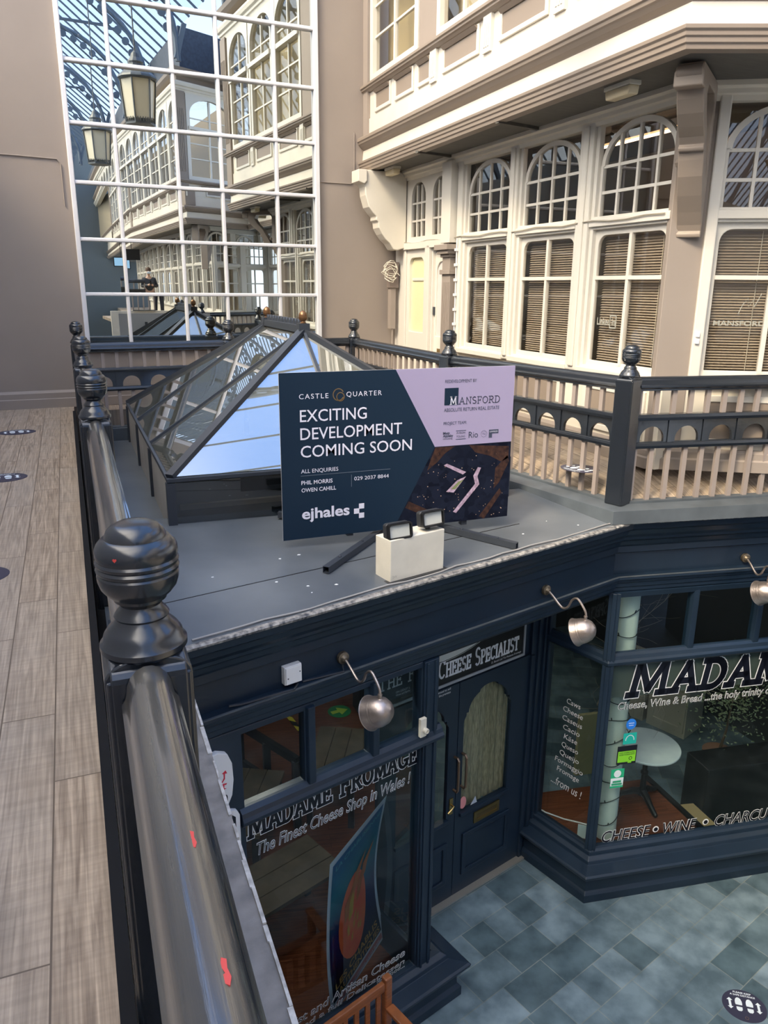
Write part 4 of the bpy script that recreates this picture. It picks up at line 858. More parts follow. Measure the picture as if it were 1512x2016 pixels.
# stickers on the corner of the big window
def sticker(label, pts, m, extra=()):
    t = thing('window_sticker', label, 'sticker', T2 @ Vector((pts[0][0], -.004, pts[0][1])), 'stickers in the corner of the big window')
    part('sheet', MB(T2).prism(pts, -.006, -.0035), m, t)
    for nm, pl, mm in extra: part(nm, MB(T2).prism(pl, -.0075, -.0062), mm, t)
    return t
def rct(a, b, c, d): return [(a, c), (b, c), (b, d), (a, d)]
LIME = mat('lime_print', (.22, .62, .03), .45); BLUEP = mat('blue_print', (.02, .20, .75), .45); AQUA = mat('aqua_print', (.01, .42, .36), .45); PALE = mat('pale_print', (.72, .8, .85), .45)
sticker('round blue sticker, topmost in the corner of the big window', arc(.355, -2.545, .055, .06, 0, 345, 20), BLUEP, [('white_line', rct(.325, .385, -2.535, -2.53), PALE), ('white_line', rct(.33, .38, -2.56, -2.555), PALE)])
sq_ = sticker('turquoise square sticker with a white arch under the round blue one', rct(.285, .43, -2.77, -2.645), AQUA)
v, f_ = strokes(arc(.357, -2.725, .045, .055, 0, 180, 14), .010); mb = MB(T2); mb.flat(v, f_, -.007); part('white_arch', mb, PALE, sq_)
hy = sticker('lime and black food hygiene rating sticker', rct(.235, .45, -3.0, -2.79), LETK, [('lime_field', rct(.245, .44, -2.975, -2.85), LIME), ('lime_tab', rct(.36, .40, -2.99, -2.97), LIME)])
for i, s in enumerate(('FOOD HYGIENE RATING', 'SGORIO HYLENDID BWYD')):
    v, f_ = text_fig(s, .17, .016, 0, .02); mb = MB(T2); mb.flat([(p[0] + .258, p[1] - 2.875 - .022 * i) for p in v], f_, -.008); part('lettering', mb, LETK, hy)
mb = MB(T2); v, f_ = strokes(arc(.385, -2.935, .016, .017, 0, 360, 14), .006); mb.flat(v, f_, -.008)
part('rating_ring', mb, LETK, hy)
sticker('green and white sticker, lowest in the corner of the big window', rct(.19, .335, -3.27, -3.05), GREEN, [('white_disc', arc(.262, -3.105, .04, .042, 0, 345, 18), PALE), ('white_field', rct(.192, .333, -3.245, -3.155), PALE), ('green_bar', rct(.215, .31, -3.21, -3.185), GREEN), ('green_bar', rct(.205, .32, -3.24, -3.215), GREEN)])

# ------------------------------------------------------------------ inside the shop
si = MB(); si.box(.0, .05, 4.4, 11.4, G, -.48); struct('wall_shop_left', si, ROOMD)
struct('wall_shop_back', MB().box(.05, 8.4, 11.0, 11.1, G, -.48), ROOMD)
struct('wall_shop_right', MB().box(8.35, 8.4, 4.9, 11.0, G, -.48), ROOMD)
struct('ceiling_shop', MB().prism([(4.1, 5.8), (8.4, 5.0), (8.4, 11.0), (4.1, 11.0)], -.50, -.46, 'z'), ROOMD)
pf = MB().prism([(4.56, 5.46), (5.86, 5.235), (5.92, 6.22), (4.30, 6.50), (4.33, 6.1)], G + .02, -4.02, 'z')
single('display_platform', pf, REDWD, 'red-brown boarded display platform just inside the canted corner window', 'platform')
single('display_platform_edge', MB().prism([(5.87, 5.24), (5.93, 5.23), (5.99, 6.27), (5.93, 6.28)], G + .02, -4.0, 'z'), BLACK, 'black edging along the right side of the boarded platform', 'edging')
single('display_platform', MB().prism([(5.98, 5.22), (6.2, 5.18), (6.24, 5.75), (6.02, 5.8)], G + .02, -4.12, 'z'), mat('pale_wood_step', (.34, .24, .13), .5), 'pale wooden step between the platform and the black counter', 'step')
single('black_counter', MB().prism([(6.26, 5.62), (8.2, 5.3), (8.2, 5.7), (6.3, 6.0)], G + .02, -3.60, 'z'), BLACK, 'plain black counter standing behind the large shop window', 'counter', bev=.01)
cabm = mat('cream_kitchen_unit', (.55, .50, .40), .5)
for k in range(2):
    t = thing('kitchen_unit', ('cream panelled kitchen unit far inside the shop, left of a pair', 'cream panelled kitchen unit far inside the shop, right of a pair')[k], 'kitchen unit', (7.2, 8.3 - .62 * k, G))
    o = (7.05 + .22 * k, 8.35 - .60 * k); M = frame_of(o, -70)
    part('body', MB(M).box(0, .58, 0, .5, G + .02, -3.55), cabm, t)
    part('door_panel', MB(M).holed([(.02, -4.35), (.56, -4.35), (.56, -3.6), (.02, -3.6)], [[(.10, -4.27), (.48, -4.27), (.48, -3.68), (.10, -3.68)]], -.02, .0), cabm, t)
single('folded_screen', MB().prism([(5.55, 7.05), (6.15, 6.95), (6.15, 7.0), (5.55, 7.1)], G + .02, -3.55, 'z'), mat('pale_yellow_board', (.42, .38, .20), .6), 'pale yellow board standing behind the round marble table', 'board')
# column with fairy lights
CL = (4.86, 5.60)
single('display_post', MB().lathe([(0, -4.02), (.115, -4.02), (.108, -3.0), (.112, -2), (.105, -.5), (0, -.5)], (*CL, 0), 24), mat('white_bark', (.78, .82, .74), .6, var=.06, vscale=6), 'white round post wound with fairy lights inside the canted corner window', 'post', smooth=True)
fl = MB(); pts = []
for i in range(420):
    a = i * .21; z = -3.95 + i * .0080; r_ = .127 + .004 * math.sin(i * .7); pts.append((CL[0] + r_ * math.cos(a), CL[1] + r_ * math.sin(a), z + .03 * math.sin(a * 1.3)))
fl.tube(pts, .0045, 5)
for i in range(6, 415, 7):
    p = pts[i]; d = Vector((p[0] - CL[0], p[1] - CL[1], .05)).normalized(); fl.tube([p, Vector(p) + d * .02 + Vector((0, 0, .03))], .006, 5)
single('fairy_light_string', fl, BLACK, 'dark fairy light string wound round the white post', 'fairy lights')
for k, (x, y, e_) in enumerate(((6.3, 7.2, 15), (3.98, 8.0, 20), (1.1, 5.3, 30))):  # unseen fill lamps, added to brighten the dark shop interior
    cl_ = thing('added_fill_lamp', ('added globe lamp brightening the room far behind the large shop window', 'added globe lamp brightening the left shop room, farther one', 'added globe lamp brightening the left shop room, nearer one')[k], 'added fill lamp', (x, y, -.6))
    part('globe', MB().lathe([(0, -.64), (.05, -.63), (.085, -.59), (.09, -.54), (.06, -.50), (0, -.50)], (x, y, 0), 20), mat('fill_globe', (.9, .88, .8), .4, emit=(1, .93, .8), es=.8) if k == 0 else bpy.data.materials['fill_globe'], cl_, smooth=True)
    ld = bpy.data.lights.new('fill_light', 'POINT'); ld.energy = e_; ld.color = (1, .9, .78); ld.shadow_soft_size = .09
    lo_ = link(bpy.data.objects.new('fill_light', ld)); lo_.parent = cl_; lo_.location = (0, 0, -.10)
# marble table
tbx = thing('bistro_table', 'round marble bistro table on a black iron pedestal behind the big window', 'table', (5.58, 5.85, -4.02))
part('marble_top', MB().lathe([(0, -3.325), (.365, -3.325), (.372, -3.318), (.372, -3.303), (.366, -3.297), (0, -3.297)], (5.60, 5.92, 0), 48), mat('white_marble', (.70, .74, .76), .25, c2=(.52, .57, .62), vscale=3.5), tbx, smooth=True)
part('pedestal', MB().lathe([(.06, -3.325), (.06, -3.34), (.03, -3.36), (.028, -3.60), (.042, -3.62), (.042, -3.645), (.028, -3.66), (.036, -3.85), (.052, -3.88), (.058, -3.92), (.03, -3.94), (0, -3.94)], (5.60, 5.90, 0), 20), BLACK, tbx, smooth=True)
for k in range(3):
    a = math.radians(-100 + 120 * k); d = Vector((math.cos(a), math.sin(a), 0)); o = Vector((5.60, 5.90, 0))
    part('iron_foot', MB().tube([o + d * .02 + Vector((0, 0, -3.89)), o + d * .10 + Vector((0, 0, -3.90)), o + d * .2 + Vector((0, 0, -3.955)), o + d * .28 + Vector((0, 0, -3.985)), o + d * .315 + Vector((0, 0, -3.995))], [.045, .04, .032, .03, .022], 8), BLACK, tbx, smooth=True)
# leafy plant and bare twigs
random.seed(11)
pl = thing('potted_shrub', 'leafy grey-green shrub in a pot behind the big shop window', 'plant', (7.25, 6.1, -3.60))
part('pot', MB().lathe([(0, -4.40), (.16, -4.40), (.20, -4.02), (.18, -4.02), (0, -4.05)], (7.2, 6.35, 0), 20), mat('clay_pot', (.25, .12, .07), .7), pl, smooth=True)
part('stem', MB().tube([(7.2, 6.35, -4.05), (7.22, 6.3, -3.7), (7.2, 6.25, -3.2)], [.02, .016, .008], 6), mat('bark', (.12, .08, .05), .8), pl)
lv = MB()
for i in range(900):
    c = Vector((7.2, 6.25, -3.22)) + Vector((random.gauss(0, .24), random.gauss(0, .22), random.gauss(0, .25)))
    d = Vector((random.gauss(0, 1), random.gauss(0, 1), random.gauss(.2, .7))).normalized(); s_ = d.orthogonal().normalized(); L_ = random.uniform(.035, .06)
    lv.add([c, c + d * L_ * .5 + s_ * .009, c + d * L_, c + d * L_ * .5 - s_ * .009], [(0, 1, 2, 3)])
part('foliage', lv, mat('olive_leaves', (.10, .14, .07), .5, c2=(.22, .26, .16), vscale=9), pl)
tw = MB(); random.seed(4)
def twig(p, d, L_, r_, dep):
    pts = [Vector(p)]; d = Vector(d).normalized()
    for i in range(4):
        d = (d + Vector((random.gauss(0, .16), random.gauss(0, .16), random.gauss(0, .16)))).normalized(); pts.append(pts[-1] + d * L_ / 4)
    tw.tube(pts, [r_ * 1.25, r_ * .9, r_ * .75, r_ * .6, r_ * .4], 4)
    if dep:
        for q in pts[1:]:
            for _ in range(2 if dep > 1 else 1): twig(q, d + Vector((random.gauss(0, .7), random.gauss(0, .7), random.gauss(0, .7))), L_ * .55, r_ * .55, dep - 1)
twig((6.9, 6.2, -2.8), (-1, -.05, -.04), 1.15, .007, 2); twig((6.6, 6.6, -2.9), (-1, -.35, .12), 1.0, .006, 2); twig((5.5, 6.7, -3.2), (.1, .0, 1), 1.4, .006, 2)
single('bare_branches', tw, mat('dry_twigs', (.34, .28, .22), .7), 'bare twiggy branches spread inside the big shop window', 'branches')
single('power_cable', MB().tube([(4.36, 6.32, -3.92), (4.38, 6.25, -3.99), (4.45, 6.12, -4.01), (4.58, 5.95, -4.012), (4.72, 5.82, -4.012), (4.80, 5.74, -4.01)], .008, 6), PLAST, 'white cable curving over the platform boards to the white post', 'cable')
nt_ = thing('folded_card', 'small white card standing by the glass at the platform corner', 'card', (4.56, 5.62, -4.02)); part('sheet', MB().prism([(4.55, 5.66), (4.62, 5.60), (4.625, 5.606), (4.555, 5.666)], -4.02, -3.86, 'z'), PALE, nt_)
bt = thing('spray_bottle', 'blue spray bottle far inside behind the upper panes', 'bottle', (7.2, 8.2, -3.5))
part('body', MB().lathe([(0, -3.55), (.05, -3.55), (.052, -3.40), (.03, -3.34), (.015, -3.31), (0, -3.31)], (7.25, 8.3, 0), 16), mat('blue_plastic', (.05, .22, .42), .4), bt, smooth=True)
part('trigger', MB().box(7.19, 7.27, 8.285, 8.315, -3.31, -3.26), PLAST, bt)
# left room: railed benches of planks, tape, arrow
PLK = mat('dull_planks', (.13, .095, .06), .6, var=.25, vscale=5)
def plank_bench(o, ang, label):
    t = thing('plank_table', label, 'table', (o[0], o[1], G + .10)); M = frame_of(o, ang)
    for k in range(3): part('plank', MB(M).box(-.55, .55, -.30 + .205 * k, -.105 + .205 * k, -3.75, -3.71), PLK, t)
    for x in (-.48, .48):
        for y in (-.24, .24): part('leg', MB(M).box(x - .035, x + .035, y - .035, y + .035, G + .10, -3.75), BLACK, t)
    return t
plank_bench((1.30, 7.15), 62, 'dark plank table with pale edge inside the shop, seen through the leftmost top pane')
plank_bench((2.50, 7.62), 62, 'dark plank table inside the shop, seen through the middle top pane')
rl_ = thing('black_rail', 'black wooden guard rail inside behind the leftmost top pane', 'rail', (1.7, 7.9, G + .1))
part('top_bar', MB().obox((1.45, 8.25, -3.45), (1.92, 7.25, -3.45), .06, .09), BLACK, rl_)
for p in ((1.46, 8.22), (1.68, 7.76), (1.9, 7.28)): part('post', MB().box(p[0] - .04, p[0] + .04, p[1] - .04, p[1] + .04, G + .1, -3.46), BLACK, rl_)
part('low_bar', MB().obox((1.45, 8.25, -3.95), (1.92, 7.25, -3.95), .05, .07), BLACK, rl_)
mtp = bpy.data.materials.new('hazard_stripes'); nt, b = nodes_of(mtp); tc = nt.nodes.new('ShaderNodeTexCoord'); wv = nt.nodes.new('ShaderNodeTexWave'); wv.inputs['Scale'].default_value = 2.4; wv.wave_profile = 'SIN'; wv.bands_direction = 'DIAGONAL'
r = nt.nodes.new('ShaderNodeValToRGB'); r.color_ramp.interpolation = 'CONSTANT'; r.color_ramp.elements[0].color = (.01, .01, .01, 1); r.color_ramp.elements[1].position = .5; r.color_ramp.elements[1].color = (.75, .60, .04, 1)
nt.links.new(tc.outputs['Object'], wv.inputs[0]); nt.links.new(wv.outputs['Fac'], r.inputs[0]); nt.links.new(r.outputs[0], b.inputs['Base Color'])
single('hazard_tape', MB().obox((2.42, 9.72, G + .103), (2.50, 9.12, G + .103), .07, .004), mtp, 'yellow and black hazard tape strip on the boards inside the left shop window', 'tape')
ga = thing('floor_sticker', 'round green floor sticker with a yellow arrow inside the left shop window', 'sticker', (3.16, 9.51, G + .1))
part('disc', MB().prism([(3.16 + .17 * math.cos(t_ * PI / 12), 9.51 + .17 * math.sin(t_ * PI / 12)) for t_ in range(24)], G + .10, G + .104, 'z'), mat('green_disc', (.01, .22, .06), .5), ga)
part('arrow', MB().prism([(3.04, 9.46), (3.15, 9.48), (3.17, 9.41), (3.29, 9.52), (3.14, 9.62), (3.14, 9.55), (3.03, 9.54)], G + .104, G + .107, 'z'), mat('yellow_arrow', (.45, .62, .05), .5), ga)
struct('floor_left_shop_back', MB().prism([(2.70, 9.25), (4.2, 9.25), (4.2, 11), (2.70, 11)], G + .02, G + .10, 'z'), REDWD)
single('square_pillar', MB().box(3.40, 3.75, 9.3, 9.6, G + .02, -.48), BLACK, 'dark square pillar far inside, at the right of the middle top pane', 'pillar')
pp = plank_bench((1.35, 5.9), 20, 'dark plank table close behind the lower left shop window')

# curled poster in the left window
PO = thing('curled_poster', 'curled wine poster with a red oval standing in the left shop window', 'poster', (1.8, 5.05, G + .1))
def pos(u_, v_):  # u across, v up; the sheet bows towards the glass in the middle
    x = 1.50 + .74 * u_; y = 4.78 + .64 * u_; bow = -.16 * math.sin(PI * v_)
    return Vector((x + bow * .62 * (.5 + u_ * .5), y + bow * .25 * (1 - u_), -4.26 + 1.55 * v_))
def sheet(u0, u1, v0_, v1_, off, nm, m, nu=8, nv=18):
    mb = MB(); nrm = Vector((.64, -.74, 0)) * off
    vs = [pos(u0 + (u1 - u0) * i / nu, v0_ + (v1_ - v0_) * j / nv) + nrm for i in range(nu + 1) for j in range(nv + 1)]
    mb.add(vs, [(i * (nv + 1) + j, (i + 1) * (nv + 1) + j, (i + 1) * (nv + 1) + j + 1, i * (nv + 1) + j + 1) for i in range(nu) for j in range(nv)])
    return part(nm, mb, m, PO)
def blob(pts, off, nm, m):
    mb = MB(); nrm = Vector((.64, -.74, 0)) * off; c = (sum(p[0] for p in pts) / len(pts), sum(p[1] for p in pts) / len(pts))
    K = 5; vs = [pos(*c) + nrm]
    for k in range(1, K + 1):
        for p in pts: vs.append(pos(c[0] + (p[0] - c[0]) * k / K, c[1] + (p[1] - c[1]) * k / K) + nrm)
    n = len(pts); fs = [(0, 1 + i, 1 + (i + 1) % n) for i in range(n)]
    for k in range(K - 1): fs += [(1 + k * n + i, 1 + (k + 1) * n + i, 1 + (k + 1) * n + (i + 1) % n, 1 + k * n + (i + 1) % n) for i in range(n)]
    mb.add(vs, fs); return part(nm, mb, m, PO)
sheet(0, 1, 0, 1, 0, 'sheet', mat('poster_white', (.62, .64, .72), .4))
PB = bpy.data.materials.new('poster_blue'); nt, b = nodes_of(PB); tc = nt.nodes.new('ShaderNodeTexCoord'); sp_ = nt.nodes.new('ShaderNodeSeparateXYZ'); nt.links.new(tc.outputs['Generated'], sp_.inputs[0])
r = nt.nodes.new('ShaderNodeValToRGB'); e0_, e1_ = r.color_ramp.elements; e0_.position = .12; e0_.color = (.006, .006, .02, 1); e1_.position = .98; e1_.color = (.0, .09, .26, 1)
e = r.color_ramp.elements.new(.45); e.color = (.02, .012, .10, 1); e = r.color_ramp.elements.new(.75); e.color = (.0, .17, .24, 1)
nt.links.new(sp_.outputs[2], r.inputs[0]); nt.links.new(r.outputs[0], b.inputs['Base Color']); b.inputs['Roughness'].default_value = .35
sheet(.05, .95, .075, .965, .003, 'painted_field', PB)
sheet(.06, .94, .02, .06, .003, 'red_strip', mat('poster_pink', (.55, .20, .20), .4), 6, 4)
blob(arc(.48, .46, .27, .27, 0, 345, 28), .006, 'red_oval', mat('poster_red', (.85, .09, .05), .4, c2=(.9, .2, .06), vscale=5))
for k, (a, v_, l, m) in enumerate(((.45, .60, .30, 'gold'), (.60, .62, .22, 'orange'), (.36, .58, .20, 'orange'), (.52, .70, .2, 'orange'), (.68, .70, .18, 'orange'))):
    m = mat('poster_' + m, (.60, .36, .03) if m == 'gold' else (.55, .15, .03), .4) if 'poster_' + m not in bpy.data.materials else bpy.data.materials['poster_' + m]
    blob([(a - .05, v_ - l / 2), (a + .03, v_ - l / 2 + .03), (a + .06, v_), (a + .16, v_ + l / 2), (a + .03, v_ + l / 4), (a - .04, v_ + .02)], .008 + .0012 * k, 'flame_stroke', m)
random.seed(9)
for k in range(9):
    a = random.uniform(.34, .6); v_ = random.uniform(.3, .52); blob([(a, v_), (a + .03, v_ + .005), (a + .05, v_ + .05), (a + .015, v_ + .035)], .016 + .0008 * k, 'leaf_stroke', bpy.data.materials['poster_gold'])
def ptext(s, u0, v_, w_, h_, m):
    v, f_ = text_fig(s, w_, h_, 0, .02); mb = MB(); nrm = Vector((.64, -.74, 0)) * .007
    mb.add([pos(u0 + p[0], v_ + p[1]) + nrm for p in v], f_); part('lettering', mb, m, PO)
ptext('LA CHABLISIENNE', .10, .915, .8, .028, bpy.data.materials['poster_orange'] if 0 else mat('poster_teal_letters', (.10, .35, .42), .5))
PG = mat('poster_gold_letters', (.55, .30, .09), .5)
ptext('LES CHABLIS', .10, .145, .8, .045, PG); ptext('AUTHENTIQUES', .14, .09, .78, .040, PG); ptext('vin de bourgogne servi frais', .12, .03, .76, .013, bpy.data.materials['poster_white'])

# garden bench outside the left window
bn = thing('garden_bench', 'teak slatted garden bench outside the left shop window', 'bench', (1.45, 4.25, G))
bd = (Vector((1.805, 4.415)) - Vector((1.14, 4.19))).normalized(); BA = math.degrees(math.atan2(bd.y, bd.x)); BM = frame_of((1.815, 4.35), BA)
part('post', MB(BM).box(-.035, .035, -.03, .03, G, -3.50), OAK, bn, bev=.012)
part('post', MB(BM).box(-1.335, -1.265, -.03, .03, G, -3.50), OAK, bn, bev=.012)
part('top_rail', MB(BM).box(-1.265, -.035, -.02, .02, -3.615, -3.535), OAK, bn, bev=.008)
part('low_rail', MB(BM).box(-1.265, -.035, -.018, .018, -4.03, -3.97), OAK, bn, bev=.006)
for k in range(11): part('back_slat', MB(BM).box(-1.19 + k * .108, -1.145 + k * .108, -.010, .010, -3.975, -3.61), OAK, bn, bev=.004)
for x in (0, -1.3):
    part('arm', MB(BM).box(x - .04, x + .04, -.52, -.03, -3.80, -3.765), OAK, bn, bev=.01)
    part('front_leg', MB(BM).box(x - .03, x + .03, -.50, -.44, G, -3.80), OAK, bn, bev=.008)
for k in range(5): part('seat_slat', MB(BM).box(-1.3, 0, -.48 + .095 * k, -.40 + .095 * k, -4.03, -4.005), OAK, bn, bev=.004)

# distancing stickers on the floors
def dist_sticker(c, z, ang, rx, ry, label):
    t = thing('floor_sticker', label, 'floor sticker', (c[0], c[1], z), 'keep-distance floor stickers'); M = frame_of(c, ang, z)
    part('disc', MB(M).prism([(rx * math.cos(k * PI / 18), ry * math.sin(k * PI / 18)) for k in range(36)], 0, .002, 'z'), mat('sticker_navy', (.035, .035, .065), .45) if 'sticker_navy' not in bpy.data.materials else bpy.data.materials['sticker_navy'], t)
    for s in (-1, 1):
        foot_ = [(.045 * s + .030 * math.cos(a_ * PI / 8), .02 + .055 * math.sin(a_ * PI / 8)) for a_ in range(0, 16)]
        foot_ = [(x, y) for x, y in foot_ if y > -.012]
        part('sole', MB(M).prism(foot_, .0022, .0032, 'z'), PALE, t)
        part('heel', MB(M).prism([(.045 * s - .025, -.022), (.045 * s + .025, -.022), (.045 * s + .024, -.05), (.045 * s + .012, -.064), (.045 * s - .012, -.064), (.045 * s - .024, -.05)], .0022, .0032, 'z'), PALE, t)
        part('arrow', MB(M).prism([(.118 * s - .01, -.03), (.118 * s - .01, .035), (.118 * s - .024, .035), (.118 * s, .06), (.118 * s + .024, .035), (.118 * s + .01, .035), (.118 * s + .01, -.03), (.118 * s + .024, -.03), (.118 * s, -.055), (.118 * s - .024, -.03)], .0022, .0032, 'z'), PALE, t)
    for i, s in enumerate(('PLEASE KEEP', 'A SAFE DISTANCE')):
        v, f_ = text_fig(s, .15 + .06 * i, .018, 0, .02, 'C'); mb = MB(M); mb.add([(p[0], p[1] + .122 - .028 * i, .003) for p in v], f_); part('lettering', mb, PALE, t)
    v, f_ = strokes(arc(0, -.125, .014, .014, 0, 360, 12), .004); mb = MB(M); mb.add([(p[0], p[1], .003) for p in v], f_); part('ring_mark', mb, mat('dull_gold_print', (.2, .13, .09), .5) if 'dull_gold_print' not in bpy.data.materials else bpy.data.materials['dull_gold_print'], t)
dist_sticker((-.65, 9.60), 0, 6, .20, .17, 'oval keep-distance sticker on the left gallery floor, farthest toward the end wall')
dist_sticker((-.65, 7.27), 0, 6, .20, .17, 'oval keep-distance sticker on the left gallery boards, middle of three')
dist_sticker((-.65, 4.72), 0, 6, .20, .17, 'keep-distance sticker on the left gallery boards, nearest and mostly cut off')
dist_sticker((4.36, 5.88), -.002, 100, .19, .17, 'keep-distance sticker on the right gallery floor behind the balusters')
dist_sticker((4.98, 3.72), G, -36, .185, .165, 'round keep-distance sticker on the slate paving by the large shop window')

# ------------------------------------------------------------------ right gallery front
WIN = [0]
def wname(): WIN[0] += 1; return 'window_%d' % WIN[0]
def round_top(x0, x1, z0, z1, r_): return [(x0, z0), (x1, z0)] + arc(x1 - r_, z1 - r_, r_, r_, 0, 90, 6) + arc(x0 + r_, z1 - r_, r_, r_, 90, 180, 6)
def lower_window(w_=1.05):
    t = sroot(wname())
    c = MB(); c.holed([(-.05, .80), (w_ + .05, .80), (w_ + .05, 3.20), (-.05, 3.20)], [[(.0, .865), (w_, .865), (w_, 2.19), (0, 2.19)], [(0, 2.31), (w_, 2.31), (w_, 3.15), (0, 3.15)]], -.06, .0)
    c.box(-.06, w_ + .06, -.0, .05, .79, .85); c.box(-.04, w_ + .04, 0, .03, 2.215, 2.285)
    struct('frame', c, WHITE, t, bev=.006)
    s_ = MB(); s_.holed([(-.01, .85), (w_ + .01, .85), (w_ + .01, 2.20), (-.01, 2.20)], [round_top(.045, w_ - .045, .92, 2.135, .11)], -.085, -.045); struct('sash', s_, WHITE, t, bev=.006)
    m_ = MB(); m_.box(w_ / 2 - .020, w_ / 2 + .020, -.082, -.04, .90, 2.15); m_.box(.04, w_ - .04, -.080, -.038, 1.715, 1.752)
    h2 = w_ / 2
    for k in (.25, .5, .75):
        x = w_ * k; zt = 2.76 + .33 * math.sqrt(max(0, 1 - ((x - h2) / (h2 - .02)) ** 2)); m_.box(x - .014, x + .014, -.075, -.045, 2.31, zt)
    for z in (2.53, 2.765): m_.box(.01, w_ - .01, -.072, -.048, z - .014, z + .014)
    m_.prism(arc(h2, 2.77, h2 - .005, .36, 0, 180, 22) + arc(h2, 2.77, h2 - .055, .31, 180, 0, 22), -.08, -.04)
    m_.box(.0, .035, -.08, -.04, 2.31, 2.78); m_.box(w_ - .035, w_, -.08, -.04, 2.31, 2.78)
    struct('muntins', m_, WHITE, t)
    struct('pane', MB().box(.0, w_, -.068, -.062, .87, 2.18), GLASS, t); struct('upper_pane', MB().box(.0, w_, -.066, -.060, 2.31, 3.15), GLASS, t)
    return t
def blind_obj(w_=1.0):
    b = MB(); z = 2.12
    while z > .93:
        b.add([(.03, -.15, z), (w_ - .03, -.15, z), (w_ - .03, -.128, z - .016), (.03, -.128, z - .016), (.03, -.149, z + .001), (w_ - .03, -.149, z + .001), (w_ - .03, -.127, z - .015), (.03, -.127, z - .015)], [(0, 1, 2, 3), (7, 6, 5, 4), (0, 3, 7, 4), (1, 5, 6, 2)]); z -= .0245
    t = thing('venetian_blind', 'x', 'blind', (0, 0, 0), 'venetian blinds of the right gallery windows')
    part('slats', b, BLIND, t, local=True); part('head_rail', MB().box(.02, w_ - .02, -.165, -.115, 2.125, 2.16), BLIND, t, local=True)
    co = MB()
    for x in (.14, w_ / 2 + .1): co.box(x - .003, x + .003, -.124, -.120, .92, 2.13)
    part('ladder_cords', co, IVORY, t, local=True)
    return t
LW = lower_window(); RZ1 = math.radians(F1ANG)
def fac1(s, o=0): p = FA + FD * s + Vector((-FD.y, FD.x)) * o; return (p.x, p.y, 0)
LW.location = fac1(.045); LW.rotation_euler = (0, 0, RZ1)
w2_ = dup(LW, fac1(1.40), RZ1, name=wname()); w3_ = dup(LW, fac1(2.72), RZ1, sx=.985, name=wname())
BLD = blind_obj(); BLD.location = fac1(.07); BLD.rotation_euler = (0, 0, RZ1); BLD['label'] = 'olive venetian blind behind the window with the etched network logo'
dup(BLD, fac1(1.42), RZ1, 'olive venetian blind behind the middle of the three matching gallery windows'); dup(BLD, fac1(2.74), RZ1, 'olive venetian blind behind the gallery window next to the taupe pilaster', sx=.98)
RZ2 = math.radians(180 - 30.5); d2 = u(-30.5)
def fac2(s): p = FA + d2 * s; return (p.x, p.y, 0)
for k, s in enumerate((.38, 1.68)): dup(LW, fac2(s + 1.05), RZ2, name=wname())
dup(BLD, fac2(.38 + 1.02), RZ2, 'half-open venetian blind behind the window right of the corner pillar')
# posts, dado, crown
def fbox(nm, fr_, x0, x1, y0, y1, z0, z1, m, bev=.005): return struct(nm, MB(fr_).box(x0, x1, y0, y1, z0, z1), m, bev=bev)
ps = sroot('trim_7', fac1(2.0))
for a, b_ in ((1.145, 1.35), (2.50, 2.67), (3.80, 3.93)): struct('post', MB(FAC1).box(a, b_, -.06, .035, .80, 3.2), WHITE, ps, bev=.012)
for a in (1.247, 2.585): struct('post_moulding', MB(FAC1).box(a - .04, a + .04, .03, .055, .84, 3.15), WHITE, ps, bev=.012)
struct('wall_dado', MB(FAC1).box(-.1, 4.3, -.12, -.01, 0, .82), CREAM)
pd = sroot('trim_8', fac1(2.0))
for a in (.10, 1.45, 2.78):
    mo = MB(FAC1); mo.holed([(a, .24), (a + .95, .24), (a + .95, .70), (a, .70)], [[(a + .06, .30), (a + .89, .30), (a + .89, .64), (a + .06, .64)]], -.012, .012); struct('panel_frame', mo, WHITE, pd, bev=.006)
    struct('panel', MB(FAC1).box(a + .06, a + .89, -.012, .002, .30, .64), BROWN, pd)
struct('wall_dado_canted', MB(FAC2).box(-3.2, -.28, -.12, -.01, 0, .82), CREAM)
pd2 = sroot('trim_9', fac2(1.0))
for a in (-1.40, -2.7):
    mo = MB(FAC2); mo.holed([(a, .24), (a + .95, .24), (a + .95, .70), (a, .70)], [[(a + .06, .30), (a + .89, .30), (a + .89, .64), (a + .06, .64)]], -.012, .012); struct('panel_frame', mo, WHITE, pd2, bev=.006)
    struct('panel', MB(FAC2).box(a + .06, a + .89, -.012, .002, .30, .64), BROWN, pd2)
for a, b_ in ((-.375, -.28), (-1.66, -1.45), (-3.0, -2.74)): struct('post', MB(FAC2).box(a, b_, -.06, .035, .80, 3.2), WHITE, pd2, bev=.012)
fpath = [(FB.x, FB.y), (FA.x, FA.y), (fac2(3.4)[0], fac2(3.4)[1])]
struct('trim_10', MB().sweep([(-.08, 3.13), (.02, 3.13), (.03, 3.17), (.06, 3.18), (.065, 3.215), (.10, 3.23), (.10, 3.28), (-.08, 3.28)], fpath), CREAM, bev=.003)
struct('baseboard_right', MB().sweep([(-.05, 0), (.05, 0), (.05, .10), (.035, .115), (.035, .17), (.02, .20), (-.05, .20)], fpath), WALLM)
struct('trim_11', MB().prism([(FA.x, FA.y + .06), (FA.x - .03, FA.y - .02), fac2(.285)[:2], (fac2(.285)[0] + .1, fac2(.285)[1] + .3), (FA.x + .15, FA.y + .2)], 0, 3.26, 'z'), WALLM, bev=.006)
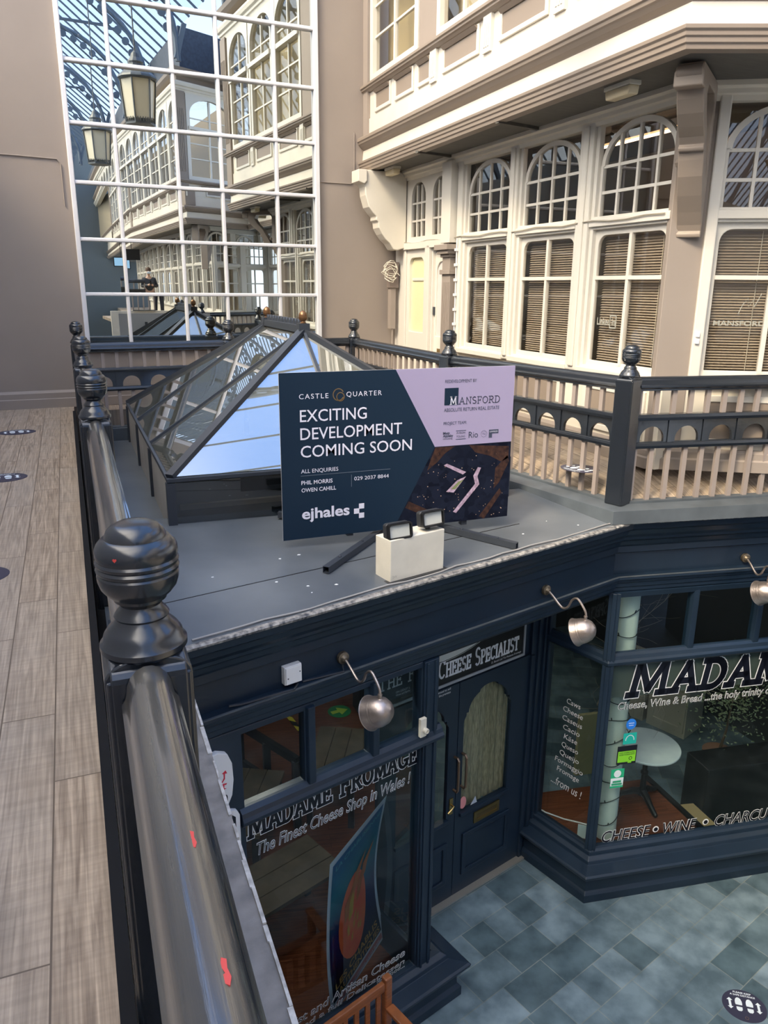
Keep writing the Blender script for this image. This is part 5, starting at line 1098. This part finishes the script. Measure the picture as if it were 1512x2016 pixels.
# end bay of the gallery: yellow-glazed side light, white door, pilaster, twin arched lights
eb_ = sroot(wname(), fac1(5.2))
b = MB(FAC1); b.holed([(4.68, .05), (5.98, .05), (5.98, 2.22), (4.68, 2.22)], [round_top(4.96, 5.46, .98, 2.05, .12)], -.06, .0); b.box(5.0, 5.42, -.07, -.03, 1.72, 1.76); b.box(4.70, 4.84, 0, .05, .05, 2.2); b.box(5.55, 5.63, 0, .03, .05, 2.2); struct('frame', b, WHITE, eb_, bev=.006)
struct('yellow_pane', MB(FAC1).box(4.95, 5.47, -.052, -.045, .97, 2.06), YBLIND, eb_)
d_ = sroot('door_2', fac1(4.5))
b = MB(FAC1); b.holed([(4.26, .02), (4.70, .02), (4.70, 2.10), (4.26, 2.10)], [round_top(4.32, 4.64, .95, 1.98, .15)], -.09, -.05); struct('leaf', b, WHITE, d_, bev=.006)
struct('leaf_panel', MB(FAC1).box(4.31, 4.65, -.085, -.07, .94, 1.99), mat('pale_lilac_paint', (.60, .57, .56), .4), d_)
struct('letter_plate', MB(FAC1).box(4.36, 4.56, -.05, -.042, .70, .78), BRASS, d_); struct('handle', MB(FAC1).box(4.655, 4.675, -.05, -.02, 1.25, 1.36), DSTEEL, d_)
tl = sroot(wname(), fac1(4.9))
b = MB(FAC1); b.holed([(4.15, 2.20), (5.75, 2.20), (5.75, 3.2), (4.15, 3.2)], [round_top(4.25, 4.72, 2.34, 3.08, .22), round_top(4.95, 5.42, 2.34, 3.08, .22)], -.05, .0)
for x in (4.25, 4.95):
    for k in (.157, .313): b.box(x + k - .014, x + k + .014, -.045, -.012, 2.34, 3.04)
    for z in (2.56, 2.80): b.box(x, x + .47, -.043, -.014, z - .013, z + .013)
b.box(4.1, 5.8, 0, .05, 2.17, 2.26); struct('frame', b, WHITE, tl)
struct('pane', MB(FAC1).box(4.2, 5.45, -.034, -.028, 2.3, 3.12), GLASS, tl)
pil = sroot('trim_12', fac1(4.1))
b = MB(FAC1); b.box(4.00, 4.24, -.05, .07, 0, 1.80)
for k in range(5): b.box(4.025 + .042 * k, 4.045 + .042 * k, .07, .078, .3, 1.70)
struct('shaft', b, WALLM, pil, bev=.004)
b = MB(FAC1); b.box(3.975, 4.265, -.05, .10, 1.80, 1.86); b.box(4.01, 4.23, -.05, .075, 1.86, 2.02); b.box(3.99, 4.25, -.05, .10, 2.02, 2.06); b.box(3.96, 4.28, -.05, .14, 2.06, 2.11); b.box(3.93, 4.31, -.05, .17, 2.11, 2.18); struct('capital', b, WALLM, pil, bev=.006)
struct('upper_block', MB(FAC1).box(3.96, 4.22, -.05, .12, 2.2, 3.2), WHITE, pil, bev=.006)
# things fixed to the gallery front
br = thing('console_bracket', 'white scrolled console bracket where the jetty meets the end wall', 'bracket', (4.5, 11.35, 2.17))
bo = [(4.10, 3.25), (4.10, 3.10), (4.17, 3.07), (4.20, 3.02), (4.21, 2.91), (4.26, 2.75), (4.33, 2.67), (4.38, 2.625), (4.375, 2.575), (4.41, 2.55), (4.42, 2.47), (4.47, 2.385), (4.53, 2.31), (4.60, 2.255), (4.66, 2.17), (4.72, 2.16), (4.86, 2.20), (4.86, 3.25)]
part('scroll', MB(Matrix.Rotation(0, 4, 'Z')).prism(bo, 11.26, 11.52), CREAM, br, bev=.012)
b = MB(); b.prism([(4.09, 3.25), (4.09, 3.09), (4.18, 3.06), (4.22, 3.1), (4.22, 3.25)], 11.23, 11.53); part('block', b, CREAM, br, bev=.006)
b2 = thing('console_bracket', 'tall taupe scrolled bracket on the corner pillar under the jetty corner', 'bracket', (4.9, 5.4, 2.06))
BQ = Vector((5.09, 5.60)); BDv = Vector((-.78, -.62)).normalized(); BMx = frame_of(BQ, math.degrees(math.atan2(BDv.y, BDv.x)))
def sxy(l): return l
prof = [(.0, 2.06), (.04, 2.06), (.045, 2.09), (.03, 2.11), (.05, 2.16), (.11, 2.26), (.19, 2.38), (.27, 2.52), (.31, 2.64), (.325, 2.70), (.36, 2.70), (.37, 2.725), (.35, 2.75), (.39, 2.80), (.47, 2.86), (.56, 2.94), (.63, 3.03), (.66, 3.10), (.72, 3.10), (.74, 3.14), (.74, 3.255), (0, 3.255)]
b = MB(BMx); b.holed(prof, [[(.06, 2.50), (.13, 2.58), (.20, 2.70), (.30, 2.86), (.42, 2.98), (.48, 3.08), (.44, 3.16), (.12, 3.16), (.07, 3.10)]], -.10, .10); part('scroll', b, BROWN, b2, bev=.008)
b = MB(BMx); b.lathe([(0, 0)] * 1 + [(.0, 0)], (0, 0, 0), 3) if False else b.box(  .64, .77, -.108, .108, 3.09, 3.2); part('block', b, BROWN, b2, bev=.01)
part('volute', MB(BMx @ Matrix.Translation((.72, 0, 3.19)) @ Matrix.Rotation(PI / 2, 4, 'X')).lathe([(0, -.10), (.05, -.10), (.06, -.09), (.06, .09), (.05, .10), (0, .10)], (0, 0, 0), 20), BROWN, b2, smooth=True)
part('boss', MB(BMx).lathe([(0, 2.62), (.02, 2.625), (.035, 2.65), (.02, 2.68), (0, 2.685)], (.1, -.13, 0), 14), BROWN, b2, smooth=True)
def soffit_light(p, ang, label):
    t = thing('bulkhead_light', label, 'light fitting', (*p, 3.17), 'bulkhead lights under the jetty'); M = frame_of(p, ang)
    part('base', MB(M).box(-.17, .17, -.06, .06, 3.235, 3.272), IVORY, t, bev=.006)
    part('diffuser', MB(M).prism([(-.165, 3.235), (.165, 3.235), (.15, 3.165), (-.15, 3.165)], -.052, .052), mat('yellowed_diffuser', (.70, .60, .40), .3) if 'yellowed_diffuser' not in bpy.data.materials else bpy.data.materials['yellowed_diffuser'], t, bev=.012)
soffit_light((4.50, 5.92), 90, 'yellowed bulkhead light under the jetty near the corner bracket')
soffit_light((4.53, 11.02), 90, 'yellowed bulkhead light under the jetty near the end wall')
soffit_light((5.05, 4.55), -24, 'bulkhead light under the canted jetty, beyond the picture edge')
cw = thing('cable_box', 'taupe cable casing and tangle of white wires at the end wall corner', 'cable box', (4.80, 11.6, 1.0))
part('casing', MB().box(4.72, 4.80, 11.50, 11.62, 1.0, 1.62), WALLM, cw); part('upper_box', MB().box(4.70, 4.84, 11.48, 11.62, 1.62, 2.0), mat('dark_taupe', (.20, .16, .14), .6), cw)
wl_ = MB(); random.seed(2)
for k in range(5):
    c = Vector((4.70, 11.45, 1.80 + .03 * k)); wl_.tube([c + Vector((random.gauss(0, .02) + .09 * math.cos(a), random.gauss(0, .02), .10 * math.sin(a))) for a in [i * .6 for i in range(11)]], .006, 5)
part('wire_tangle', wl_, IVORY, cw); part('pipe', MB().tube([(4.76, 11.52, .05), (4.76, 11.52, 1.0)], .012, 6), WALLM, cw)
single('string_cable', MB(FAC1).tube([(x, .045, 2.262 + .012 * math.sin(x * 7)) for x in [.05 + .25 * i for i in range(24)]], .006, 5), mat('dusty_cable', (.35, .32, .26), .6), 'thin cable clipped along the transom above the lower gallery windows', 'cable')
bl_ = MB(FAC1); bl_.tube([(3.87, .05, .82), (3.87, .05, 2.25)], .008, 5)
for i in range(7): bl_.box(3.85, 3.89, .04, .075, .95 + .19 * i, .985 + .19 * i)
single('bulb_cable', bl_, PLAST, 'white cable with small lamp holders beside the taupe pilaster', 'cable')
# etched logos on the panes
et = mat('etched_white', (.34, .34, .30), .6)
M_ = frame_of(fac1(0)[:2], F1ANG + 180)
def etched(s, x, z, w_, h_, fr_, label, y=.055, boxed=None):
    t = thing('etched_logo', label, 'window lettering', fr_ @ Vector((x, y, z))); v, f_ = text_fig(s, w_, h_, 0, .02); mb = MB(fr_); mb.flat([(p[0] + x, p[1] + z) for p in v], f_, y); part('lettering', mb, et, t)
    if boxed: mb = MB(fr_); mb.holed([(boxed[0], z - .03), (boxed[1], z - .03), (boxed[1], z + .10), (boxed[0], z + .10)], [[(boxed[0] + .012, z - .018), (boxed[1] - .012, z - .018), (boxed[1] - .012, z + .088), (boxed[0] + .012, z + .088)]], y, y + .002); part('square', mb, et, t)
etched('Linked in', -.98, 1.28, .28, .075, M_, 'etched network logo on the gallery window nearest the corner pillar', boxed=(-.785, -.685))
M2_ = frame_of(fac2(0)[:2], -30.5); etched('MANSFORD', .46, 1.32, .44, .045, M2_, 'etched capitals with a curl above them on the window right of the corner pillar')
single('etched_flourish', MB(M2_).tube([(.66, .055, 1.42), (.69, .055, 1.50), (.73, .055, 1.56), (.74, .055, 1.48), (.78, .055, 1.55), (.79, .055, 1.48), (.84, .055, 1.60)], .004, 4), et, 'etched curling flourish on the window right of the corner pillar', 'window lettering')
al = thing('alarm_contact', 'small white alarm contact on the window frame right of the corner pillar', 'sensor', M2_ @ Vector((.315, -.03, 1.18)))
for z in (1.16, 1.22): part('contact', MB(M2_).box(.30, .335, -.055, -.03, z, z + .045), PLAST, al, bev=.004)
# rooms behind the gallery windows
struct('wall_room_back', MB().prism([(7.0, 5.0), (7.05, 5.0), (7.05, 12), (7.0, 12)], 0, 3.3, 'z'), ROOM)
struct('wall_room_end', MB().box(5.1, 7.0, 11.5, 11.55, 0, 3.3), ROOM)
struct('ceiling_room', MB().prism([(4.99, 5.6), (6.9, 4.6), (7.0, 12), (4.88, 12)], 3.285, 3.32, 'z'), mat('room_ceiling', (.55, .47, .36), .8))
tbn = thing('strip_light', 'lit strip light on the ceiling inside the corner gallery room', 'strip light', (5.85, 7.4, 3.2))
part('tube', MB().tube([(5.85, 6.45, 3.17), (5.85, 8.05, 3.17)], .015, 10), TUBEM, tbn); part('batten', MB().box(5.81, 5.89, 6.4, 8.1, 3.195, 3.285), ROOM, tbn)
sdx = thing('smoke_detector', 'round smoke detector on the room ceiling beside the strip light', 'smoke detector', (5.6, 7.45, 3.2)); part('body', MB().lathe([(0, 3.19), (.05, 3.19), (.055, 3.21), (.08, 3.23), (.085, 3.28), (0, 3.285)], (5.6, 7.35, 0), 20), BROWN, sdx, smooth=True)

# ------------------------------------------------------------------ jettied upper storey along the arcade
soff = [J0, J1, J2, J3, J4, J5, J6, J7, (9.5, -36), (9.5, 11.9)]
struct('ceiling_jetty', MB().prism([(x, y) for x, y in soff], 3.27, 3.30, 'z'), DKSOF)
for i, (a, b_) in enumerate((((4.27, 7.6), (4.9, 7.75)), ((4.27, 9.6), (4.9, 9.75)))): struct('trim_%d' % (13 + i), MB().obox((*a, 3.255), (*b_, 3.255), .05, .03), DKSOF)
struct('trim_15', MB().sweep([(-.12, 3.26), (0, 3.255), (.005, 3.285), (.018, 3.295), (.02, 3.325), (.032, 3.335), (.034, 3.36), (.048, 3.375), (.05, 3.40), (.0, 3.415), (-.12, 3.415)], JPATH), BROWN, bev=.002)
struct('trim_16', MB().sweep([(-.14, 3.41), (-.02, 3.412), (-.035, 3.56), (-.14, 3.56)], JPATH), CREAM)
struct('trim_17', MB().sweep([(-.14, 3.555), (-.045, 3.555), (-.03, 3.575), (.005, 3.60), (.03, 3.63), (.045, 3.64), (.05, 3.665), (.065, 3.675), (.065, 3.715), (.05, 3.725), (-.05, 3.735), (-.14, 3.735)], JPATH), BROWN, bev=.002)
struct('wall_right_upper', MB().sweep([(-.20, 3.72), (-.06, 3.72), (-.06, 3.97), (-.075, 3.975), (-.075, 4.33), (-.20, 4.33)], JPATH), CREAM)
struct('trim_18', MB().sweep([(-.20, 4.315), (-.04, 4.315), (-.02, 4.335), (.0, 4.345), (.0, 4.365), (.02, 4.375), (.02, 4.405), (-.06, 4.425), (-.20, 4.425)], JPATH), BROWN, bev=.002)
struct('trim_19', MB().sweep([(-.30, 6.60), (-.06, 6.60), (-.05, 6.66), (-.02, 6.67), (-.02, 6.72), (.02, 6.74), (.04, 6.80), (.04, 6.84), (-.30, 6.84)], JPATH), CREAM, bev=.002)
struct('trim_20', MB().sweep([(-.40, 6.84), (-.12, 6.84), (-.12, 7.0), (.0, 7.02), (.06, 7.08), (.08, 7.16), (-.40, 7.18)], JPATH), BROWN, bev=.002)
struct('wall_attic', MB().sweep([(-.55, 7.16), (-.32, 7.16), (-.32, 8.25), (-.55, 8.25)], JPATH), mat('slate_hung_attic', (.055, .07, .10), .6, var=.2, vscale=12))
def upper_window(w_=1.29):
    t = sroot(wname()); c = MB(); h2 = w_ / 2
    c.holed([(0, 4.42), (w_, 4.42), (w_, 6.62), (0, 6.62)], [[(.09, 4.52), (w_ - .09, 4.52), (w_ - .09, 5.72), (.09, 5.72)], [(.09, 5.80), (w_ - .09, 5.80), (w_ - .09, 6.12)] + arc(h2, 6.12, h2 - .09, .40, 0, 180, 16)[1:-1] + [(.09, 6.12)]], -.16, -.06)
    c.box(.04, w_ - .04, -.06, -.02, 5.72, 5.80); struct('frame', c, WHITE, t)
    m_ = MB(); m_.box(h2 - .022, h2 + .022, -.135, -.09, 4.52, 6.50)
    for z in (4.98, 5.36): m_.box(.09, w_ - .09, -.13, -.095, z - .014, z + .014)
    m_.box(.09, w_ - .09, -.13, -.095, 6.0, 6.026); struct('muntins', m_, WHITE, t)
    struct('pane', MB().box(.06, w_ - .06, -.122, -.116, 4.50, 6.55), GLASS, t)
    return t
UW = upper_window()
def upper_panel():
    t = sroot('trim_21'); struct('panel', MB().box(0, .80, -.078, -.066, 4.06, 4.25), BROWN, t)
    c = MB(); c.holed([(-.05, 4.01), (.85, 4.01), (.85, 4.30), (-.05, 4.30)], [[(0, 4.06), (.80, 4.06), (.80, 4.25), (0, 4.25)]], -.076, -.05); struct('panel_frame', c, WHITE, t, bev=.008)
    struct('panel_crown', MB().prism([(-.07, 4.25), (-.05, 4.25), (-.012, 4.285), (-.07, 4.29)], -.02, .82, 'x'), BROWN, t)
    return t
UP = upper_panel()
def upper_pilaster():
    t = sroot('trim_22'); b = MB().box(0, .17, -.076, -.035, 3.97, 4.315)
    for k in range(3): b.box(.03 + .042 * k, .055 + .042 * k, -.035, -.028, 4.02, 4.24)
    struct('shaft', b, WHITE, t, bev=.003); return t
UL = upper_pilaster()
trn = [23]
def cp(root, loc, rz, sx=1, nm='trim'):
    if nm == 'trim': n_ = 'trim_%d' % trn[0]; trn[0] += 1
    else: n_ = wname()
    return dup(root, (*loc, 0), rz, sx=sx, name=n_)
def upper_front(A, B, layout=None, firstuse=False):
    A = Vector(A); B = Vector(B); L_ = (A - B).length; d = (A - B).normalized(); rz = math.atan2(d.y, d.x)   # x runs from B to A, out over the arcade
    at = lambda s: tuple(B + d * s)
    if layout is None:
        n_ = max(1, round((L_ - .5) / 1.34)); pt = (L_ - .5) / n_; layout = [(.4 + pt * k, pt - .05) for k in range(n_)]
    for s, w_ in layout:
        cp(UW, at(s), rz, w_ / 1.29, 'window'); cp(UP, at(s + w_ / 2 - .40 * min(1, w_ / 1.29)), rz, min(1, w_ / 1.29)); cp(UL, at(s + w_ - .05), rz)
    b = MB(frame_of(B, math.degrees(rz))); b.box(.02, .36, -.2, -.03, 3.74, 6.62)
    for k in range(5): b.box(.055 + .055 * k, .08 + .055 * k, -.03, -.018, 4.6, 6.2)
    struct('trim_%d' % trn[0], b, BROWN, bev=.004); trn[0] += 1
upper_front(J0, J1, [(.42, 1.28), (1.75, 1.28), (3.08, 1.28)])
_d = (Vector(J0) - Vector(J1)).normalized(); _rz = math.atan2(_d.y, _d.x); _at = lambda q: tuple(Vector(J1) + _d * q)
cp(UW, _at(4.90), _rz, 1.70 / 1.29, 'window')
for q, w_ in ((5.83, .52), (5.06, .54), (4.53, .32)): cp(UP, _at(q), _rz, w_ / .80)
gpn = MB(frame_of(J1, math.degrees(math.atan2(J0[1] - J1[1], J0[0] - J1[0])))); gpn.box(4.38, 4.88, -.16, -.07, 4.42, 6.62); gpn.box(6.62, 6.8, -.16, -.03, 3.74, 6.62); struct('trim_60', gpn, WALLM)
upper_front(J1, J2); upper_front(J3, J4); upper_front(J4, J5); upper_front(J5, J6)
UW.location = (6.30, 3.0, 0); UW.rotation_euler = (0, 0, PI / 2); UP.location = (6.30, 1.4, 0); UP.rotation_euler = (0, 0, PI / 2); UL.location = (6.30, 1.0, 0); UL.rotation_euler = (0, 0, PI / 2)
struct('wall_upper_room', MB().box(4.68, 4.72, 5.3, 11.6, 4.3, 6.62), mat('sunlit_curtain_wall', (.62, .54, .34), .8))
struct('wall_upper_room_far', MB().box(6.6, 6.65, -36, -1.2, 3.3, 7), ROOM)

# ------------------------------------------------------------------ the arcade behind the viewpoint (seen in the mirror)
struct('floor_far_gallery', MB().prism([(4.0, .95), (6.6, -.2), (9, -.2), (9, -36), (6.0, -36), (4.8, -20.5), (4.05, -10)], -.3, -.002, 'z'), PLANK)
LQ = [(6.9, -1.35), (5.02, -.55), (5.10, -10.0), (5.85, -20.5)]
def lower_front(A, B, n_):
    A = Vector(A); B = Vector(B); L_ = (A - B).length; d = (A - B).normalized(); rz = math.atan2(d.y, d.x); pt = L_ / n_
    for k in range(n_): dup(LW, (*(B + d * (pt * k + .13)), 0), rz, sx=(pt - .26) / 1.05, name=wname())
    M = frame_of(B, math.degrees(rz)); b = MB(M)
    b.box(0, L_, -.12, -.01, 0, .8); struct('wall_far_dado_%d' % n_, b, CREAM)
    b = MB(M); b.box(-.0, L_, -.1, .06, 3.15, 3.28)
    for k in range(n_ + 1): b.box(max(0, pt * k - .1), min(L_, pt * k + .1), -.06, .04, .8, 3.2)
    struct('trim_%d' % trn[0], b, WHITE); trn[0] += 1
lower_front((6.9, 4.1), (6.9, -1.3), 4); lower_front(LQ[0], LQ[1], 2); lower_front(LQ[1], LQ[2], 7); lower_front(LQ[2], LQ[3], 6)
struct('wall_far_rooms', MB().sweep([(-1.9, 0), (-1.8, 0), (-1.8, 3.27), (-1.9, 3.27)], [(6.9, -1.35), (5.02, -.55), (5.10, -10.0), (5.85, -20.5)]), ROOM)
railing((4.05, 1.0), (6.4, -.05), 'balustrade across the arcade behind the viewpoint, seen in the mirror')
railing((4.05, -2.0), (4.05, 1.0), 'balustrade along the gallery behind the viewpoint, seen in the mirror')
dup(POST0, (4.05, 1.0, 0), .2, 'newel post where two balustrades meet, reflected in the mirror'); dup(POST0, (4.05, -2.0, 0), 0, 'newel post along the far gallery, reflected in the mirror')
dup(b2, (4.55 + .28, -.13, 2.06), math.radians(2 * 0 + 92), 'taupe scrolled bracket on the next block, reflected in the mirror')
rl2 = railing((3.0, -6.0), (3.95, -6.0), 'dark balustrade on the raised landing, reflected at the left of the mirror'); rl2.location.z = .95
struct('wall_landing', MB().box(2.4, 4.9, -6.2, -6.02, -.3, .72), WHITE)
struct('floor_landing', MB().box(2.4, 5.0, -9, -6.2, .35, .45), PLANK)
hs_ = thing('hanging_sign', 'small black hanging sign reflected beyond the masked person', 'sign', (4.0, -9.5, 2.4)); part('board', MB().box(3.7, 4.3, -9.52, -9.48, 2.6, 3.0), BLACK, hs_); part('rod', MB().tube([(4.0, -9.5, 3.0), (4.0, -9.5, 3.27)], .012, 6), BLACK, hs_)
sc_ = thing('screen', 'small pale blue screen reflected beside the black hanging sign', 'screen', (3.6, -9.0, 2.2)); part('case', MB().box(3.3, 3.85, -9.05, -9.0, 2.25, 2.6), BLACK, sc_); part('display', MB().box(3.33, 3.82, -9.0, -8.995, 2.28, 2.57), mat('lit_screen', (.1, .2, .3), .3, emit=(.35, .6, .85), es=.6), sc_); part('rod', MB().tube([(3.58, -9.02, 2.6), (3.58, -9.02, 3.5)], .012, 6), BLACK, sc_)
# person on the raised landing
pn = thing('person', 'person in dark jacket, jeans and pale face mask holding a phone, reflected in the mirror', 'person', (4.12, -6.75, .45))
def skinned(nm, joints, edges, radii, m, parent, root=0):
    me = bpy.data.meshes.new(nm); off = parent.location; me.from_pydata([Vector(j) for j in joints], edges, []); o = link(bpy.data.objects.new(nm, me)); o.parent = parent
    sk_ = o.modifiers.new('skin', 'SKIN'); me.skin_vertices[0].data[root].use_root = True
    for i, r_ in enumerate(radii): me.skin_vertices[0].data[i].radius = r_ if isinstance(r_, tuple) else (r_, r_)
    for i in range(len(radii)):
        if i != root: me.skin_vertices[0].data[i].use_root = False
    s2_ = o.modifiers.new('smooth', 'SUBSURF'); s2_.levels = 2; s2_.render_levels = 2; me.materials.append(m); return o
SKIN_ = mat('skin', (.62, .40, .30), .5); JACK = mat('dark_jacket', (.045, .05, .06), .8); JEAN = mat('dark_jeans', (.03, .035, .055), .8)
bj = [(0, 0, .95), (0, .01, 1.18), (0, .0, 1.40), (0, .01, 1.50), (0, .02, 1.57), (0, .035, 1.66), (0, .02, 1.73),
      (.19, 0, 1.42), (.27, .02, 1.16), (.06, .27, 1.22), (-.19, 0, 1.42), (-.27, .02, 1.16), (-.05, .27, 1.22),
      (.10, 0, .88), (.11, .01, .50), (.11, -.02, .09), (.12, .14, .035), (-.10, 0, .88), (-.12, .01, .50), (-.13, -.02, .09), (-.14, .14, .035),
      (.02, .33, 1.25), (-.02, .33, 1.25)]
be = [(0, 1), (1, 2), (2, 3), (3, 4), (4, 5), (5, 6), (2, 7), (7, 8), (8, 9), (2, 10), (10, 11), (11, 12), (0, 13), (13, 14), (14, 15), (15, 16), (0, 17), (17, 18), (18, 19), (19, 20), (9, 21), (12, 22)]
body = skinned('body', bj, be, [(.16, .11), (.16, .11), (.17, .11), .06, .058, (.078, .095), (.07, .085), .065, .05, .04, .065, .05, .04, .09, .065, .05, .04, .09, .065, .05, .04, .03, .03], SKIN_, pn)
skinned('jacket', bj[:4] + bj[7:13], [(0, 1), (1, 2), (2, 3), (2, 4), (4, 5), (5, 6), (2, 7), (7, 8), (8, 9)], [(.19, .135), (.19, .13), (.20, .13), .075, .08, .063, .05, .08, .063, .05], JACK, pn)
skinned('jeans', [bj[0]] + bj[13:16] + bj[17:20], [(0, 1), (1, 2), (2, 3), (0, 4), (4, 5), (5, 6)], [(.175, .125), .105, .078, .066, .105, .078, .066], JEAN, pn)
part('face_mask', MB().prism([(-.065, 1.60), (.065, 1.60), (.075, 1.665), (.0, 1.69), (-.075, 1.665)], .10, .145), mat('pale_blue_mask', (.66, .76, .82), .7), pn, bev=.015, local=True)
part('hair', MB().lathe([(0, 1.835), (.05, 1.825), (.085, 1.79), (.10, 1.74), (.10, 1.70), (.09, 1.70), (0, 1.72)], (0, .005, 0), 20), mat('short_brown_hair', (.10, .06, .04), .8), pn, smooth=True, local=True)
ph = single('phone', MB().box(4.085, 4.155, -6.40, -6.39, 1.68, 1.82), BLACK, 'dark phone held by the masked person', 'phone')
# hanging lanterns
LNM = mat('lantern_iron', (.10, .11, .12), .45, .4); LNG = mat('lantern_glass', (.62, .56, .42), .3)
def lantern(loc, label):
    t = thing('hanging_lantern', label, 'lantern', loc, 'hexagonal lanterns over the arcade')
    hexp = lambda r_: [(r_ * math.cos(k * PI / 3), r_ * math.sin(k * PI / 3)) for k in range(6)]
    part('base_ring', MB().prism(hexp(.30), 0, .05, 'z'), LNM, t, local=True)
    part('glass', MB().add([(x, y, z) for z, r_ in ((.10, .28), (.84, .345)) for x, y in hexp(r_)], [(k, (k + 1) % 6, 6 + (k + 1) % 6, 6 + k) for k in range(6)] + [list(range(6)), list(range(6, 12))]), LNG, t, local=True)
    for k in range(6):
        a = k * PI / 3; part('corner_bar', MB().tube([(.285 * math.cos(a), .285 * math.sin(a), .0), (.355 * math.cos(a), .355 * math.sin(a), .86)], .018, 6), LNM, t, local=True)
    part('roof', MB().lathe([(0, .82), (.37, .82), (.40, .85), (.38, .89), (.22, 1.03), (.17, 1.04), (.15, 1.12), (.16, 1.16), (.10, 1.24), (.07, 1.32), (.03, 1.36), (0, 1.38)], (0, 0, 0), 12), LNM, t, local=True)
    fr_ = MB()
    for k in range(36):
        a = k * PI / 18; fr_.box(*(sorted((.292 * math.cos(a) - .008, .292 * math.cos(a) + .008)) + sorted((.292 * math.sin(a) - .008, .292 * math.sin(a) + .008))), .04, .12)
    part('fringe', fr_, LNM, t, local=True)
    part('hanger', MB().tube([(0, 0, 1.3), (0, 0, 5.6)], .016, 6), LNM, t, local=True)
    return t
ln = lantern((2.43, 5.1, 4.8), 'big hexagonal lantern reflected high in the mirror, nearer of two')
dup(ln, (2.5, -1.2, 4.8), 0, 'hexagonal lantern reflected in the mirror, farther and lower of two')
# glazed roof
ROOFM = mat('roof_iron', (.10, .13, .17), .5)
RX, RZ_, LX, LZ, RRX, RRZ = 1.6, 10.7, -2.4, 4.9, 4.75, 8.2
rg_ = MB(); n_ = 76
for i in range(n_ + 1):
    y = -36 + 47.4 * i / n_
    rg_.obox((RRX, y, RRZ), (RX, y, RZ_), .032, .05); rg_.obox((LX, y, LZ), (RX, y, RZ_), .032, .05)
struct('roof_glazing_bars', rg_, ROOFM)
struct('roof_glass_right', MB().add([(RRX, -36, RRZ + .03), (RRX, 11.5, RRZ + .03), (RX, 11.5, RZ_ + .03), (RX, -36, RZ_ + .03)], [(0, 1, 2, 3)]), ROOFG)
struct('roof_glass_left', MB().add([(LX, -36, LZ + .03), (LX, 11.5, LZ + .03), (RX, 11.5, RZ_ + .03), (RX, -36, RZ_ + .03)], [(0, 1, 2, 3)]), ROOFG)
struct('roof_ridge', MB().box(RX - .15, RX + .15, -36, 11.5, RZ_ - .05, RZ_ + .08), ROOFM)
for k in range(11):
    y = 8.6 - 4.2 * k; t = sroot('roof_truss_trim_%d' % (k + 1), (RX, y, 9))
    ra = []
    for i in range(25):
        a = math.radians(180 * i / 24); ra.append((RX + 2.95 * math.cos(a), y, 7.3 + 2.75 * math.sin(a) ** .8))
    struct('arched_rib', MB().tube(ra, .075, 8), ROOFM, t)
    sc2 = MB()
    for i in range(2, 23):
        p = ra[i]; c = Vector((p[0] + (RX - p[0]) * .06, y, p[2] - .16)); sc2.prism([(c.x + .11 * math.cos(q * PI / 6), c.z + .11 * math.sin(q * PI / 6)) for q in range(12)], y - .03, y + .03)
    struct('scallops', sc2, ROOFM, t)
    struct('tie_bar', MB().obox((RX - 2.9, y, 7.4), (LX, y, LZ), .12, .12).obox((RX + 2.9, y, 7.35), (RRX, y, RRZ), .12, .12).obox((RX - 2.2, y, 9.0), (RX + 2.2, y, 9.0), .05, .07), ROOFM, t)
struct('wall_far_end', MB().box(-3, 9.5, -36.2, -36, -4.5, 12), mat('dim_far_wall', (.12, .14, .15), .8))
